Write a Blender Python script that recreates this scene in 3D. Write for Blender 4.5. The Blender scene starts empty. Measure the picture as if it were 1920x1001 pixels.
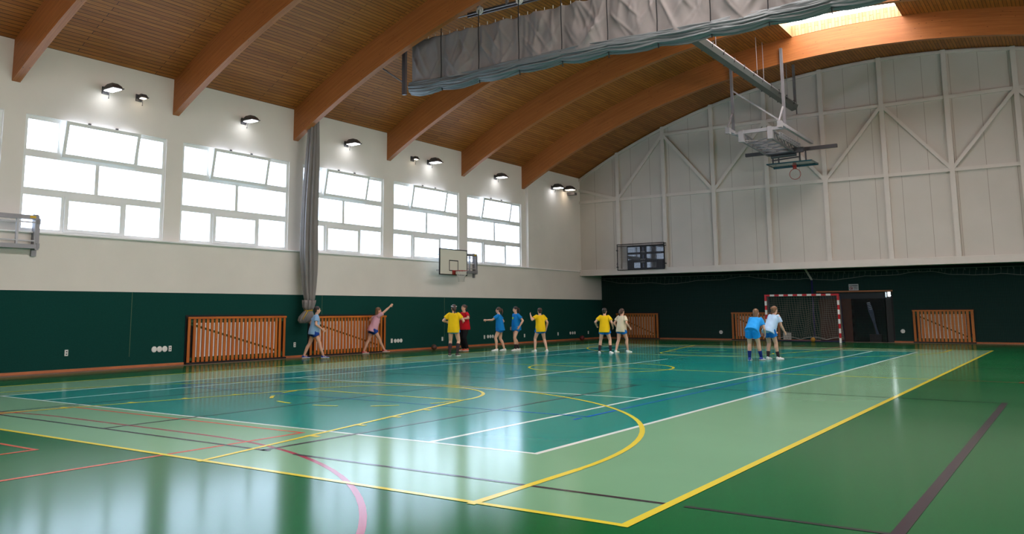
import bpy, bmesh, math, random
from math import sin, cos, pi, sqrt, atan2, radians, degrees
from mathutils import Vector, Matrix, noise

random.seed(7)
sc = bpy.context.scene
COL = sc.collection

# ------------------------------------------------------------------ camera
F_PX = 1572.0
cam_d = bpy.data.cameras.new('camera')
cam = bpy.data.objects.new('camera', cam_d)
COL.objects.link(cam)
sc.camera = cam
CAM = Vector((4.591, -7.3456, 1.4114))
YAW, PITCH, ROLL = -0.6112, 0.1364, -0.006
cam_d.sensor_fit = 'HORIZONTAL'
cam_d.sensor_width = 36.0
cam_d.lens = 36.0 * F_PX / 1920.0
cam_d.shift_x = (960.0 - 917.08) / 1920.0
cam_d.shift_y = -(500.5 - 367.96) / 1920.0
cam_d.clip_end = 300
_f = Vector((sin(YAW) * cos(PITCH), cos(YAW) * cos(PITCH), sin(PITCH)))
_r = Vector((cos(YAW), -sin(YAW), 0))
_u = _r.cross(_f)
_r2 = cos(ROLL) * _r + sin(ROLL) * _u
_u2 = -sin(ROLL) * _r + cos(ROLL) * _u
m = Matrix((( _r2.x, _u2.x, -_f.x, CAM.x), (_r2.y, _u2.y, -_f.y, CAM.y), (_r2.z, _u2.z, -_f.z, CAM.z), (0, 0, 0, 1)))
cam.matrix_world = m

# ------------------------------------------------------------------ world, exposure
WINDOW_LIGHT = 4.2          # radiance of the daylit frosted panes
SKYLIGHT = 8.0              # radiance of the roof light
w = bpy.data.worlds.new('sky')
sc.world = w
w.use_nodes = True
bg = w.node_tree.nodes['Background']
bg.inputs['Color'].default_value = (0.86, 0.93, 1.0, 1)
bg.inputs['Strength'].default_value = 3.0
sc.view_settings.view_transform = 'Standard'
sc.view_settings.look = 'None'
sc.view_settings.gamma = 1.0
sc.view_settings.use_curve_mapping = False
sc.view_settings.exposure = 0.3
sc.cycles.use_denoising = True
sc.cycles.max_bounces = 10
sc.cycles.diffuse_bounces = 6
sc.cycles.sample_clamp_indirect = 6.0
sc.cycles.caustics_reflective = False
sc.cycles.caustics_refractive = False

# ------------------------------------------------------------------ materials
def srgb(r, g, b):
    def c(v):
        v /= 255.0
        return v / 12.92 if v <= 0.04045 else ((v + 0.055) / 1.055) ** 2.4
    return (c(r), c(g), c(b), 1.0)

def mat(name, col, rough=0.6, metal=0.0, spec=0.5, vary=0.0, scale=8.0, bump=0.0, bscale=40.0, emit=None, estr=0.0, alpha=None, trans=0.0):
    M = bpy.data.materials.new(name)
    M.use_nodes = True
    nt = M.node_tree
    b = nt.nodes['Principled BSDF']
    b.inputs['Base Color'].default_value = col
    b.inputs['Roughness'].default_value = rough
    b.inputs['Metallic'].default_value = metal
    b.inputs['Specular IOR Level'].default_value = spec
    if trans:
        b.inputs['Transmission Weight'].default_value = trans
    if emit is not None:
        b.inputs['Emission Color'].default_value = emit
        b.inputs['Emission Strength'].default_value = estr
    if vary or bump:
        tc = nt.nodes.new('ShaderNodeTexCoord')
        if vary:
            n = nt.nodes.new('ShaderNodeTexNoise')
            n.inputs['Scale'].default_value = scale
            n.inputs['Detail'].default_value = 5
            nt.links.new(tc.outputs['Object'], n.inputs['Vector'])
            hs = nt.nodes.new('ShaderNodeMixRGB')
            hs.blend_type = 'MULTIPLY'
            hs.inputs[0].default_value = 1.0
            hs.inputs[1].default_value = col
            rp = nt.nodes.new('ShaderNodeValToRGB')
            rp.color_ramp.elements[0].position = 0.3
            rp.color_ramp.elements[1].position = 0.7
            lo, hi = 1 - vary, 1 + vary * 0.4
            rp.color_ramp.elements[0].color = (lo, lo, lo, 1)
            rp.color_ramp.elements[1].color = (hi, hi, hi, 1)
            nt.links.new(n.outputs['Fac'], rp.inputs[0])
            nt.links.new(rp.outputs[0], hs.inputs[2])
            nt.links.new(hs.outputs[0], b.inputs['Base Color'])
        if bump:
            n2 = nt.nodes.new('ShaderNodeTexNoise')
            n2.inputs['Scale'].default_value = bscale
            n2.inputs['Detail'].default_value = 4
            nt.links.new(tc.outputs['Object'], n2.inputs['Vector'])
            bp = nt.nodes.new('ShaderNodeBump')
            bp.inputs['Strength'].default_value = bump
            bp.inputs['Distance'].default_value = 0.02
            nt.links.new(n2.outputs['Fac'], bp.inputs['Height'])
            nt.links.new(bp.outputs[0], b.inputs['Normal'])
    return M

def node(nt, kind, **kw):
    n = nt.nodes.new(kind)
    for k, v in kw.items():
        n.inputs[k].default_value = v
    return n

def wood(name, c1, c2, groove, row, length, rough=0.45, grain=0.35, mortar=0.006, knots=0.55, knot_col=None):
    """boards running along UV.x; rows stacked along UV.y"""
    M = bpy.data.materials.new(name)
    M.use_nodes = True
    nt = M.node_tree
    b = nt.nodes['Principled BSDF']
    L = nt.links.new
    uv = nt.nodes.new('ShaderNodeTexCoord')
    br = nt.nodes.new('ShaderNodeTexBrick')
    br.offset = 0.37
    br.inputs['Color1'].default_value = c1
    br.inputs['Color2'].default_value = c2
    br.inputs['Mortar'].default_value = groove
    br.inputs['Scale'].default_value = 1.0
    br.inputs['Mortar Size'].default_value = mortar
    br.inputs['Mortar Smooth'].default_value = 0.1
    br.inputs['Brick Width'].default_value = length
    br.inputs['Row Height'].default_value = row
    L(uv.outputs['UV'], br.inputs['Vector'])
    mp = nt.nodes.new('ShaderNodeMapping')
    mp.inputs['Scale'].default_value = (0.7, 26.0, 1)
    L(uv.outputs['UV'], mp.inputs['Vector'])
    n = node(nt, 'ShaderNodeTexNoise', Scale=1.6, Detail=6.0)
    L(mp.outputs[0], n.inputs['Vector'])
    rp = nt.nodes.new('ShaderNodeValToRGB')
    lo = 1 - grain
    rp.color_ramp.elements[0].position = 0.28
    rp.color_ramp.elements[1].position = 0.68
    rp.color_ramp.elements[0].color = (lo, lo * 0.97, lo * 0.94, 1)
    rp.color_ramp.elements[1].color = (1.12, 1.12, 1.12, 1)
    L(n.outputs['Fac'], rp.inputs[0])
    mx = nt.nodes.new('ShaderNodeMixRGB')
    mx.blend_type = 'MULTIPLY'
    mx.inputs[0].default_value = 1
    L(br.outputs['Color'], mx.inputs[1])
    L(rp.outputs[0], mx.inputs[2])
    # knots
    mp2 = nt.nodes.new('ShaderNodeMapping')
    mp2.inputs['Scale'].default_value = (3.4, 7.5, 1)
    L(uv.outputs['UV'], mp2.inputs['Vector'])
    vo = node(nt, 'ShaderNodeTexVoronoi', Scale=1.0)
    L(mp2.outputs[0], vo.inputs['Vector'])
    rk = nt.nodes.new('ShaderNodeValToRGB')
    rk.color_ramp.elements[0].position = 0.06
    rk.color_ramp.elements[1].position = 0.10
    k = 1 - knots
    rk.color_ramp.elements[0].color = (k, k * 0.8, k * 0.7, 1)
    rk.color_ramp.elements[1].color = (1, 1, 1, 1)
    L(vo.outputs['Distance'], rk.inputs[0])
    mx2 = nt.nodes.new('ShaderNodeMixRGB')
    mx2.blend_type = 'MULTIPLY'
    mx2.inputs[0].default_value = 1
    L(mx.outputs[0], mx2.inputs[1])
    L(rk.outputs[0], mx2.inputs[2])
    L(mx2.outputs[0], b.inputs['Base Color'])
    b.inputs['Roughness'].default_value = rough
    b.inputs['Specular IOR Level'].default_value = 0.35
    bp = nt.nodes.new('ShaderNodeBump')
    bp.inputs['Strength'].default_value = 0.5
    bp.inputs['Distance'].default_value = 0.01
    bp.invert = True
    L(br.outputs['Fac'], bp.inputs['Height'])
    L(bp.outputs[0], b.inputs['Normal'])
    return M

FLOOR_GLOSS_CAP = 0.54
def floor_paint(name, col, rough=0.14):
    """satin sports-floor coating: diffuse paint under a thin sealer whose gloss levels off at low angles"""
    M = bpy.data.materials.new(name)
    M.use_nodes = True
    nt = M.node_tree
    L = nt.links.new
    nt.nodes.remove(nt.nodes['Principled BSDF'])
    out = nt.nodes['Material Output']
    geo = nt.nodes.new('ShaderNodeNewGeometry')
    n = node(nt, 'ShaderNodeTexNoise', Scale=0.6, Detail=4.0)
    L(geo.outputs['Position'], n.inputs['Vector'])
    rp = nt.nodes.new('ShaderNodeValToRGB')
    rp.color_ramp.elements[0].color = (0.9, 0.9, 0.9, 1)
    rp.color_ramp.elements[1].color = (1.08, 1.08, 1.08, 1)
    L(n.outputs['Fac'], rp.inputs[0])
    mx = nt.nodes.new('ShaderNodeMixRGB')
    mx.blend_type = 'MULTIPLY'
    mx.inputs[0].default_value = 1
    mx.inputs[1].default_value = col
    L(rp.outputs[0], mx.inputs[2])
    df = nt.nodes.new('ShaderNodeBsdfDiffuse')
    L(mx.outputs[0], df.inputs['Color'])
    mp = nt.nodes.new('ShaderNodeMapping')
    mp.inputs['Rotation'].default_value = (0, 0, 0.25)
    mp.inputs['Scale'].default_value = (0.15, 0.6, 1)
    L(geo.outputs['Position'], mp.inputs['Vector'])
    n2 = node(nt, 'ShaderNodeTexNoise', Scale=1.0, Detail=1.0)
    L(mp.outputs[0], n2.inputs['Vector'])
    mr = nt.nodes.new('ShaderNodeMapRange')
    mr.inputs['To Min'].default_value = rough - 0.02
    mr.inputs['To Max'].default_value = rough + 0.03
    L(n2.outputs['Fac'], mr.inputs['Value'])
    gl = nt.nodes.new('ShaderNodeBsdfGlossy')
    L(mr.outputs[0], gl.inputs['Roughness'])
    fr = nt.nodes.new('ShaderNodeFresnel'); fr.inputs['IOR'].default_value = 1.2
    mn = nt.nodes.new('ShaderNodeMath'); mn.operation = 'MINIMUM'; mn.inputs[1].default_value = FLOOR_GLOSS_CAP
    L(fr.outputs[0], mn.inputs[0])
    ms = nt.nodes.new('ShaderNodeMixShader')
    L(mn.outputs[0], ms.inputs[0]); L(df.outputs[0], ms.inputs[1]); L(gl.outputs[0], ms.inputs[2])
    L(ms.outputs[0], out.inputs['Surface'])
    return M

def panel_wall(name, col):
    """white sheet panels with fine vertical ribs and a joint every metre (object x)"""
    M = bpy.data.materials.new(name)
    M.use_nodes = True
    nt = M.node_tree
    b = nt.nodes['Principled BSDF']
    L = nt.links.new
    tc = nt.nodes.new('ShaderNodeTexCoord')
    sp = nt.nodes.new('ShaderNodeSeparateXYZ')
    L(tc.outputs['Object'], sp.inputs[0])
    def frac(period):
        d = nt.nodes.new('ShaderNodeMath'); d.operation = 'DIVIDE'; d.inputs[1].default_value = period
        L(sp.outputs['X'], d.inputs[0])
        fr = nt.nodes.new('ShaderNodeMath'); fr.operation = 'FRACT'
        L(d.outputs[0], fr.inputs[0])
        return fr
    seam = nt.nodes.new('ShaderNodeMath'); seam.operation = 'LESS_THAN'; seam.inputs[1].default_value = 0.02
    L(frac(1.0).outputs[0], seam.inputs[0])
    n = node(nt, 'ShaderNodeTexNoise', Scale=0.7, Detail=6.0)
    L(tc.outputs['Object'], n.inputs['Vector'])
    rp = nt.nodes.new('ShaderNodeValToRGB')
    rp.color_ramp.elements[0].color = (0.86, 0.86, 0.84, 1)
    rp.color_ramp.elements[1].color = (1.05, 1.05, 1.05, 1)
    L(n.outputs['Fac'], rp.inputs[0])
    mx = nt.nodes.new('ShaderNodeMixRGB'); mx.blend_type = 'MULTIPLY'; mx.inputs[0].default_value = 1
    mx.inputs[1].default_value = col
    L(rp.outputs[0], mx.inputs[2])
    m2 = nt.nodes.new('ShaderNodeMixRGB'); m2.blend_type = 'MULTIPLY'
    L(seam.outputs[0], m2.inputs[0])
    L(mx.outputs[0], m2.inputs[1])
    m2.inputs[2].default_value = (0.62, 0.58, 0.54, 1)
    L(m2.outputs[0], b.inputs['Base Color'])
    rib = frac(0.1)
    pp = nt.nodes.new('ShaderNodeMath'); pp.operation = 'PINGPONG'; pp.inputs[1].default_value = 0.5
    L(rib.outputs[0], pp.inputs[0])
    bp = nt.nodes.new('ShaderNodeBump'); bp.inputs['Strength'].default_value = 0.12; bp.inputs['Distance'].default_value = 0.01
    L(pp.outputs[0], bp.inputs['Height'])
    L(bp.outputs[0], b.inputs['Normal'])
    b.inputs['Roughness'].default_value = 0.5
    return M

def pane_mat(name, col, s):
    """frosted glass lit by the daylight behind it"""
    M = mat(name, (0.75, 0.78, 0.8, 1), 0.25, emit=col, estr=s)
    nt = M.node_tree
    b = nt.nodes['Principled BSDF']
    tc = nt.nodes.new('ShaderNodeTexCoord')
    n = node(nt, 'ShaderNodeTexNoise', Scale=0.9, Detail=2.0)
    nt.links.new(tc.outputs['Object'], n.inputs['Vector'])
    mr = nt.nodes.new('ShaderNodeMapRange')
    mr.inputs['To Min'].default_value = s * 0.85
    mr.inputs['To Max'].default_value = s * 1.12
    nt.links.new(n.outputs['Fac'], mr.inputs['Value'])
    nt.links.new(mr.outputs[0], b.inputs['Emission Strength'])
    return M

M_ = {}
M_['plaster'] = mat('plaster', srgb(229, 222, 214), 0.85, vary=0.05, scale=0.8, bump=0.12, bscale=60)
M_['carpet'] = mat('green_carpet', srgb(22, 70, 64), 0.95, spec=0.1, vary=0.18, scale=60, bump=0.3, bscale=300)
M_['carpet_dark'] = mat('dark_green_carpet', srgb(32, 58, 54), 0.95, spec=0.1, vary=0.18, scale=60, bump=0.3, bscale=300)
M_['black'] = mat('black_paint', srgb(14, 14, 15), 0.7)
M_['white_paint'] = mat('white_metal_paint', srgb(214, 204, 196), 0.5, vary=0.05, scale=2)
M_['frame'] = mat('window_frame_paint', srgb(232, 232, 230), 0.5)
M_['pane'] = pane_mat('frosted_pane', (0.68, 0.85, 1.12, 1), WINDOW_LIGHT)
M_['pane_right'] = pane_mat('frosted_pane_right', (1.0, 0.965, 0.96, 1), WINDOW_LIGHT * 1.35)  # unseen right side, glow made stronger and warmer to brighten the hall
M_['skypane'] = pane_mat('rooflight_pane', (1.0, 0.97, 0.97, 1), SKYLIGHT)
M_['panel'] = panel_wall('white_wall_panel', srgb(206, 197, 189))
M_['plank'] = wood('ceiling_boards', srgb(176, 108, 44), srgb(154, 90, 35), srgb(62, 32, 12), 0.118, 3.6, 0.55, mortar=0.008)
M_['glulam'] = wood('laminated_timber', srgb(174, 106, 54), srgb(162, 96, 47), srgb(146, 84, 40), 0.04, 7.0, 0.42, grain=0.22, mortar=0.002, knots=0.62)
M_['curb'] = wood('rooflight_lining', srgb(196, 156, 112), srgb(180, 138, 94), srgb(150, 105, 60), 0.12, 2.0, 0.6, mortar=0.008)
M_['slat'] = wood('orange_slats', srgb(206, 118, 44), srgb(186, 98, 36), srgb(176, 92, 32), 0.09, 4.0, 0.4, grain=0.25, mortar=0.001, knots=0.6)
M_['slat_dark'] = wood('brown_slats', srgb(214, 132, 64), srgb(198, 116, 54), srgb(180, 100, 44), 0.09, 4.0, 0.4, grain=0.25, mortar=0.001, knots=0.6)
M_['skirting'] = mat('orange_wood_skirting', srgb(186, 112, 66), 0.4, vary=0.15, scale=3)
M_['border'] = mat('brown_floor_border', srgb(128, 100, 88), 0.3, vary=0.12, scale=2)
M_['steel'] = mat('grey_steel', srgb(140, 138, 142), 0.4, metal=0.4, vary=0.08, scale=4)
M_['steel_light'] = mat('light_grey_steel', srgb(176, 174, 178), 0.4, metal=0.3)
M_['steel_dark'] = mat('dark_grey_steel', srgb(84, 82, 86), 0.45, metal=0.4)
M_['red_paint'] = mat('red_paint', srgb(190, 20, 30), 0.35)
M_['rim'] = mat('rim_red', srgb(176, 52, 44), 0.4)
M_['white'] = mat('white_plastic', srgb(232, 230, 226), 0.4)
M_['cord'] = mat('white_cord', srgb(205, 203, 196), 0.8)
M_['netcord'] = mat('grey_net_cord', srgb(120, 122, 116), 0.9)
M_['stopnet'] = mat('dark_net_cord', srgb(46, 58, 54), 0.9)
M_['curtain'] = mat('grey_curtain', srgb(134, 128, 126), 0.75, spec=0.3, vary=0.06, scale=3)
M_['curtain_roll'] = mat('grey_curtain_floor_tint', srgb(104, 110, 112), 0.4, spec=0.5, vary=0.06, scale=3)  # same curtain cloth, darkened and tinted teal for light thrown up by the floor
M_['rope'] = mat('black_rope', srgb(26, 26, 28), 0.8)
M_['lamp'] = mat('lamp_housing', srgb(74, 68, 68), 0.5, metal=0.3)
M_['green_paint'] = mat('dark_green_paint', srgb(20, 66, 34), 0.5)
M_['blue_steel'] = mat('blue_steel', srgb(40, 40, 92), 0.4)
M_['glass'] = mat('clear_board', srgb(150, 178, 172), 0.08, trans=0.75)
M_['glass_edge'] = mat('glass_edge', srgb(30, 74, 84), 0.2)
M_['gloss_black'] = mat('black_acrylic', (0.004, 0.004, 0.005, 1), 0.04, spec=1.0)
M_['door_glass'] = mat('dark_door_glass', (0.008, 0.008, 0.01, 1), 0.12, spec=0.7)
M_['yellow'] = mat('yellow_strap', srgb(214, 170, 30), 0.6)

# ------------------------------------------------------------------ geometry helpers
class MB:
    def __init__(s):
        s.v = []; s.f = []; s.mi = []; s.uv = []; s.nb = 0
    def add(s, vs, fs, mi=0, uvs=None):
        o = len(s.v)
        s.v += [Vector(q) for q in vs]
        for i, f in enumerate(fs):
            s.f.append([o + j for j in f]); s.mi.append(mi)
            s.uv.append(uvs[i] if uvs else None)
        return s
    def box(s, x0, x1, y0, y1, z0, z1, mi=0):
        e = 0.00008 * (s.nb % 23); s.nb += 1          # keeps overlapping boxes of one mesh from sharing a plane
        x0 -= e; x1 += e; y0 -= e; y1 += e; z0 -= e; z1 += e
        vs = [(x0, y0, z0), (x1, y0, z0), (x1, y1, z0), (x0, y1, z0), (x0, y0, z1), (x1, y0, z1), (x1, y1, z1), (x0, y1, z1)]
        return s.add(vs, [(3, 2, 1, 0), (4, 5, 6, 7), (0, 1, 5, 4), (1, 2, 6, 5), (2, 3, 7, 6), (3, 0, 4, 7)], mi)
    def bar(s, p, q, w, h=None, up=(0, 0, 1), mi=0):
        """rectangular bar from p to q"""
        p, q = Vector(p), Vector(q)
        h = h or w
        d = (q - p).normalized()
        up = Vector(up)
        if abs(d.dot(up)) > 0.98:
            up = Vector((1, 0, 0)) if abs(d.x) < 0.9 else Vector((0, 1, 0))
        a = d.cross(up).normalized(); b = a.cross(d).normalized()
        vs = []
        for c in (p, q):
            for sa, sb in ((-1, -1), (1, -1), (1, 1), (-1, 1)):
                vs.append(c + a * (sa * w / 2) + b * (sb * h / 2))
        return s.add(vs, [(0, 1, 2, 3), (7, 6, 5, 4), (0, 4, 5, 1), (1, 5, 6, 2), (2, 6, 7, 3), (3, 7, 4, 0)], mi)
    def tube(s, pts, r, n=8, mi=0, closed=False):
        pts = [Vector(q) for q in pts]
        rr = r if isinstance(r, (list, tuple)) else [r] * len(pts)
        N = len(pts); rings = []
        prev = None
        for i, c in enumerate(pts):
            if closed:
                d = (pts[(i + 1) % N] - pts[i - 1]).normalized()
            else:
                d = (pts[min(i + 1, N - 1)] - pts[max(i - 1, 0)]).normalized()
            if prev is None:
                t = Vector((0, 0, 1)) if abs(d.z) < 0.9 else Vector((1, 0, 0))
                a = d.cross(t).normalized()
            else:
                a = (prev - d * prev.dot(d)).normalized()
            prev = a
            b = d.cross(a)
            rings.append([c + (a * cos(2 * pi * k / n) + b * sin(2 * pi * k / n)) * rr[i] for k in range(n)])
        vs = [v for rg in rings for v in rg]
        fs = []
        for i in range(N if closed else N - 1):
            j = (i + 1) % N
            for k in range(n):
                k2 = (k + 1) % n
                fs.append((i * n + k, i * n + k2, j * n + k2, j * n + k))
        if not closed:
            fs.append(tuple(range(n - 1, -1, -1)))
            fs.append(tuple((N - 1) * n + k for k in range(n)))
        return s.add(vs, fs, mi)
    def ball(s, c, rx, ry=None, rz=None, nu=16, nv=10, M=None, mi=0):
        ry = ry or rx; rz = rz or rx
        c = Vector(c); vs = []
        for i in range(nv + 1):
            t = pi * i / nv
            for k in range(nu):
                a = 2 * pi * k / nu
                q = Vector((rx * sin(t) * cos(a), ry * sin(t) * sin(a), rz * cos(t)))
                vs.append(c + (M @ q if M else q))
        fs = []
        for i in range(nv):
            for k in range(nu):
                k2 = (k + 1) % nu
                fs.append((i * nu + k, (i + 1) * nu + k, (i + 1) * nu + k2, i * nu + k2))
        return s.add(vs, fs, mi)
    def capsule(s, p, q, r1, r2, n=12, mi=0):
        p, q = Vector(p), Vector(q)
        d = (q - p)
        L = d.length
        if L < 1e-6:
            return s.ball(p, max(r1, r2))
        d.normalize()
        pts, rs = [], []
        for t in (-0.95, -0.7, -0.35):
            pts.append(p + d * r1 * t); rs.append(r1 * sqrt(1 - t * t))
        pts += [p, q]; rs += [r1, r2]
        for t in (0.35, 0.7, 0.95):
            pts.append(q + d * r2 * t); rs.append(r2 * sqrt(1 - t * t))
        return s.tube(pts, rs, n, mi)
    def loft(s, rings, mi=0):
        """rings of equal point count, capped"""
        n = len(rings[0]); N = len(rings)
        vs = [v for rg in rings for v in rg]
        fs = []
        for i in range(N - 1):
            for k in range(n):
                k2 = (k + 1) % n
                fs.append((i * n + k, i * n + k2, (i + 1) * n + k2, (i + 1) * n + k))
        fs.append(tuple(range(n - 1, -1, -1)))
        fs.append(tuple((N - 1) * n + k for k in range(n)))
        return s.add(vs, fs, mi)
    def disc(s, c, r, t, axis='x', n=24, mi=0):
        c = Vector(c)
        d = {'x': Vector((1, 0, 0)), 'y': Vector((0, 1, 0)), 'z': Vector((0, 0, 1))}[axis]
        return s.tube([c - d * t / 2, c + d * t / 2], r, n, mi)
    def build(s, name, mats, parent=None, smooth=False, world=True, org=None, bevel=0.0):
        """one mesh object; vertices given in world space are moved to the parent's (or org's) frame"""
        me = bpy.data.meshes.new(name)
        base = Vector((0, 0, 0))
        if world:
            q = parent
            while q is not None:
                base += q.location
                q = q.parent
            if parent is None and org is not None:
                base = Vector(org)
        me.from_pydata([tuple(v - base) for v in s.v], [], s.f)
        if not isinstance(mats, (list, tuple)):
            mats = [mats]
        for mm in mats:
            me.materials.append(mm)
        if len(mats) > 1:
            me.polygons.foreach_set('material_index', s.mi)
        if any(u is not None for u in s.uv):
            ul = me.uv_layers.new(name='UVMap')
            for p, u in zip(me.polygons, s.uv):
                if u is not None:
                    for li, c in zip(p.loop_indices, u):
                        ul.data[li].uv = c
        if smooth:
            me.polygons.foreach_set('use_smooth', [True] * len(me.polygons))
        me.update()
        o = bpy.data.objects.new(name, me)
        COL.objects.link(o)
        if parent is not None:
            o.parent = parent
        elif org is not None:
            o.location = Vector(org)
        if bevel:
            bv = o.modifiers.new('bevel', 'BEVEL'); bv.width = bevel; bv.segments = 2; bv.limit_method = 'ANGLE'
        return o

def tag(o, label, cat, group=None):
    o['label'] = label; o['category'] = cat
    if group: o['group'] = group
    return o

def thing(name, loc, label, cat, group=None):
    o = bpy.data.objects.new(name, None)
    o.empty_display_size = 0.2
    COL.objects.link(o)
    o.location = Vector(loc)
    return tag(o, label, cat, group)

def struct(o):
    o['kind'] = 'structure'
    return o

XW = -16.0          # window plane of the left wall
XL = -15.85         # lower, thicker part of the left wall
def on_left(y, z, X):
    """point measured on the plane x=-16 slid along its sight line to the plane x=X"""
    s = (X - CAM.x) / (XW - CAM.x)
    return CAM.y + (y - CAM.y) * s, CAM.z + (z - CAM.z) * s

def grid_uv(mb, x_of, n_u, rows):
    pass
# ------------------------------------------------------------------ room
CX = -5.485                     # centre line of the courts
MIDY = 11.885
X0, X1 = -16.0, 12.9            # side walls
YN, YF = -6.1, 29.85            # gables over the recesses
YB, YR = -8.3, 32.0             # back walls of the recesses
AX, AZ, AR = -1.6, 11.82, 29.0  # roof arc
BZ, BR = 10.87, 28.5            # arc of the beam undersides
def roof_z(x): return AZ - (AR - sqrt(AR * AR - (x - AX) ** 2))
def beam_z(x): return BZ - (BR - sqrt(BR * BR - (x - AX) ** 2))
BEAMS = [2.2, 6.59, 11.05, 15.57, 20.15, 24.75]
BW = 0.2
SKX0, SKX1 = -3.65, 0.2

# floor
floor = struct(MB().box(-16.3, 13.2, -8.6, 33.6, -0.2, 0.0).build('floor', floor_paint('dark_green_floor', srgb(4, 98, 50))))

def flat(rects, z, name, mat_, thick=0.0006):
    b = MB()
    for x0, x1, y0, y1 in rects:
        b.add([(x0, y0, z), (x1, y0, z), (x1, y1, z), (x0, y1, z)], [(0, 1, 2, 3)])
    return b.build(name, mat_, floor)

flat([(CX - 7.5, CX + 7.5, MIDY - 14, MIDY + 14)], 0.0003, 'light_green_court', floor_paint('light_green_floor', srgb(118, 166, 130)))
flat([(-10.97, 0, 0, 23.77)], 0.0006, 'teal_court', floor_paint('teal_floor', srgb(0, 134, 124)))

class Lines:
    def __init__(s, z, w): s.z = z; s.w = w; s.mb = MB(); s.n = 0
    def seg(s, a, b, ext=True, w=None):
        w = w or (s.w * 1.2 if abs(a[0] - b[0]) < 1e-6 else s.w)
        z = s.z + 0.00004 * (s.n % 8); s.n += 1
        a = Vector((a[0], a[1], z)); b = Vector((b[0], b[1], z))
        d = (b - a).normalized(); n = Vector((-d.y, d.x, 0)) * w / 2
        e = d * (w / 2 if ext else 0)
        L = (b - a).length; k = max(1, int(L / 1.5))
        s.mb.add([a - e - n, b + e - n, b + e + n, a - e + n], [(0, 1, 2, 3)])
        return s
    def rect(s, x0, x1, y0, y1):
        s.seg((x0, y0), (x1, y0)); s.seg((x0, y1), (x1, y1)); s.seg((x0, y0), (x0, y1)); s.seg((x1, y0), (x1, y1))
        return s
    def arc(s, c, r, a0, a1, n=None):
        n = n or max(8, int(abs(a1 - a0) / 0.05))
        vs, fs = [], []
        for i in range(n + 1):
            a = a0 + (a1 - a0) * i / n
            for rr in (r - s.w / 2, r + s.w / 2):
                vs.append((c[0] + rr * cos(a), c[1] + rr * sin(a), s.z + 0.00004 * (s.n % 8)))
        for i in range(n):
            fs.append((2 * i, 2 * i + 1, 2 * i + 3, 2 * i + 2) if a1 > a0 else (2 * i + 2, 2 * i + 3, 2 * i + 1, 2 * i))
        s.n += 1
        s.mb.add(vs, fs)
        return s
    def build(s, name, m): return s.mb.build(name, m, floor)

# handball: crimson goal-area lines at both ends, red half-way line
hb = Lines(0.00100, 0.055)
for sgn in (-1, 1):
    gy = MIDY + sgn * 18.885
    hb.seg((CX - 1.5, gy - sgn * 6), (CX + 1.5, gy - sgn * 6))
    a = -sgn * pi / 2
    hb.arc((CX + 1.5, gy), 6, a, 0.0) if sgn > 0 else hb.arc((CX + 1.5, gy), 6, pi / 2, 0.0)
    hb.arc((CX - 1.5, gy), 6, -pi / 2, -pi) if sgn > 0 else hb.arc((CX - 1.5, gy), 6, pi / 2, pi)
    hb.seg((CX - 0.55, gy - sgn * 7), (CX + 0.55, gy - sgn * 7))
hb.build('handball_lines', floor_paint('crimson_line', srgb(158, 40, 64)))
hr = Lines(0.00340, 0.05)
hr.seg((2.05, MIDY), (4.5, MIDY)); hr.seg((3.55, MIDY - 0.09), (3.55, MIDY + 0.09), w=0.12)
hr.build('handball_halfway_line', floor_paint('dark_red_line', srgb(150, 50, 34)))
# floorball: salmon goal areas
fb = Lines(0.00180, 0.05)
for sgn in (-1, 1):
    y1 = MIDY + sgn * 12.14; y2 = MIDY + sgn * 16.2; y3 = MIDY + sgn * 14.54; y4 = MIDY + sgn * 15.5
    fb.rect(-8.2, -3.1, min(y1, y2), max(y1, y2)); fb.rect(-6.45, -4.53, min(y3, y4), max(y3, y4))
fb.build('floorball_lines', floor_paint('salmon_line', srgb(206, 92, 74)))
# two cross-wise volleyball courts, dark purple
vb = Lines(0.00220, 0.05)
for y0, y1 in ((-1.35, 7.65), (2 * MIDY - 7.65, 2 * MIDY + 1.35)):
    vb.seg((CX - 9, y0), (CX - 9, y1)); vb.seg((CX + 9, y0), (CX + 9, y1), w=0.085)
    for y in (y0, y1):
        vb.seg((CX - 9, y), (-2.42, y)); vb.seg((-2.0, y), (1.93, y)); vb.seg((2.13, y), (CX + 9, y))
    for x in (CX - 3, CX, CX + 3): vb.seg((x, y0), (x, y1))
vb.build('cross_court_lines', floor_paint('dark_purple_line', srgb(58, 44, 56)))
# lengthwise volleyball court, blue
vl = Lines(0.00260, 0.05)
vl.rect(CX - 4.5, CX + 4.5, MIDY - 9, MIDY + 9)
for y in (MIDY - 3, MIDY + 3): vl.seg((CX - 4.5, y), (CX + 4.5, y))
for sx in (-1, 1):
    for sy in (-1, 1): vl.seg((CX + sx * 4.5, MIDY + sy * 9.2), (CX + sx * 4.5, MIDY + sy * 9.35))
vl.build('volleyball_lines', floor_paint('blue_line', srgb(0, 98, 190)))
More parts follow.
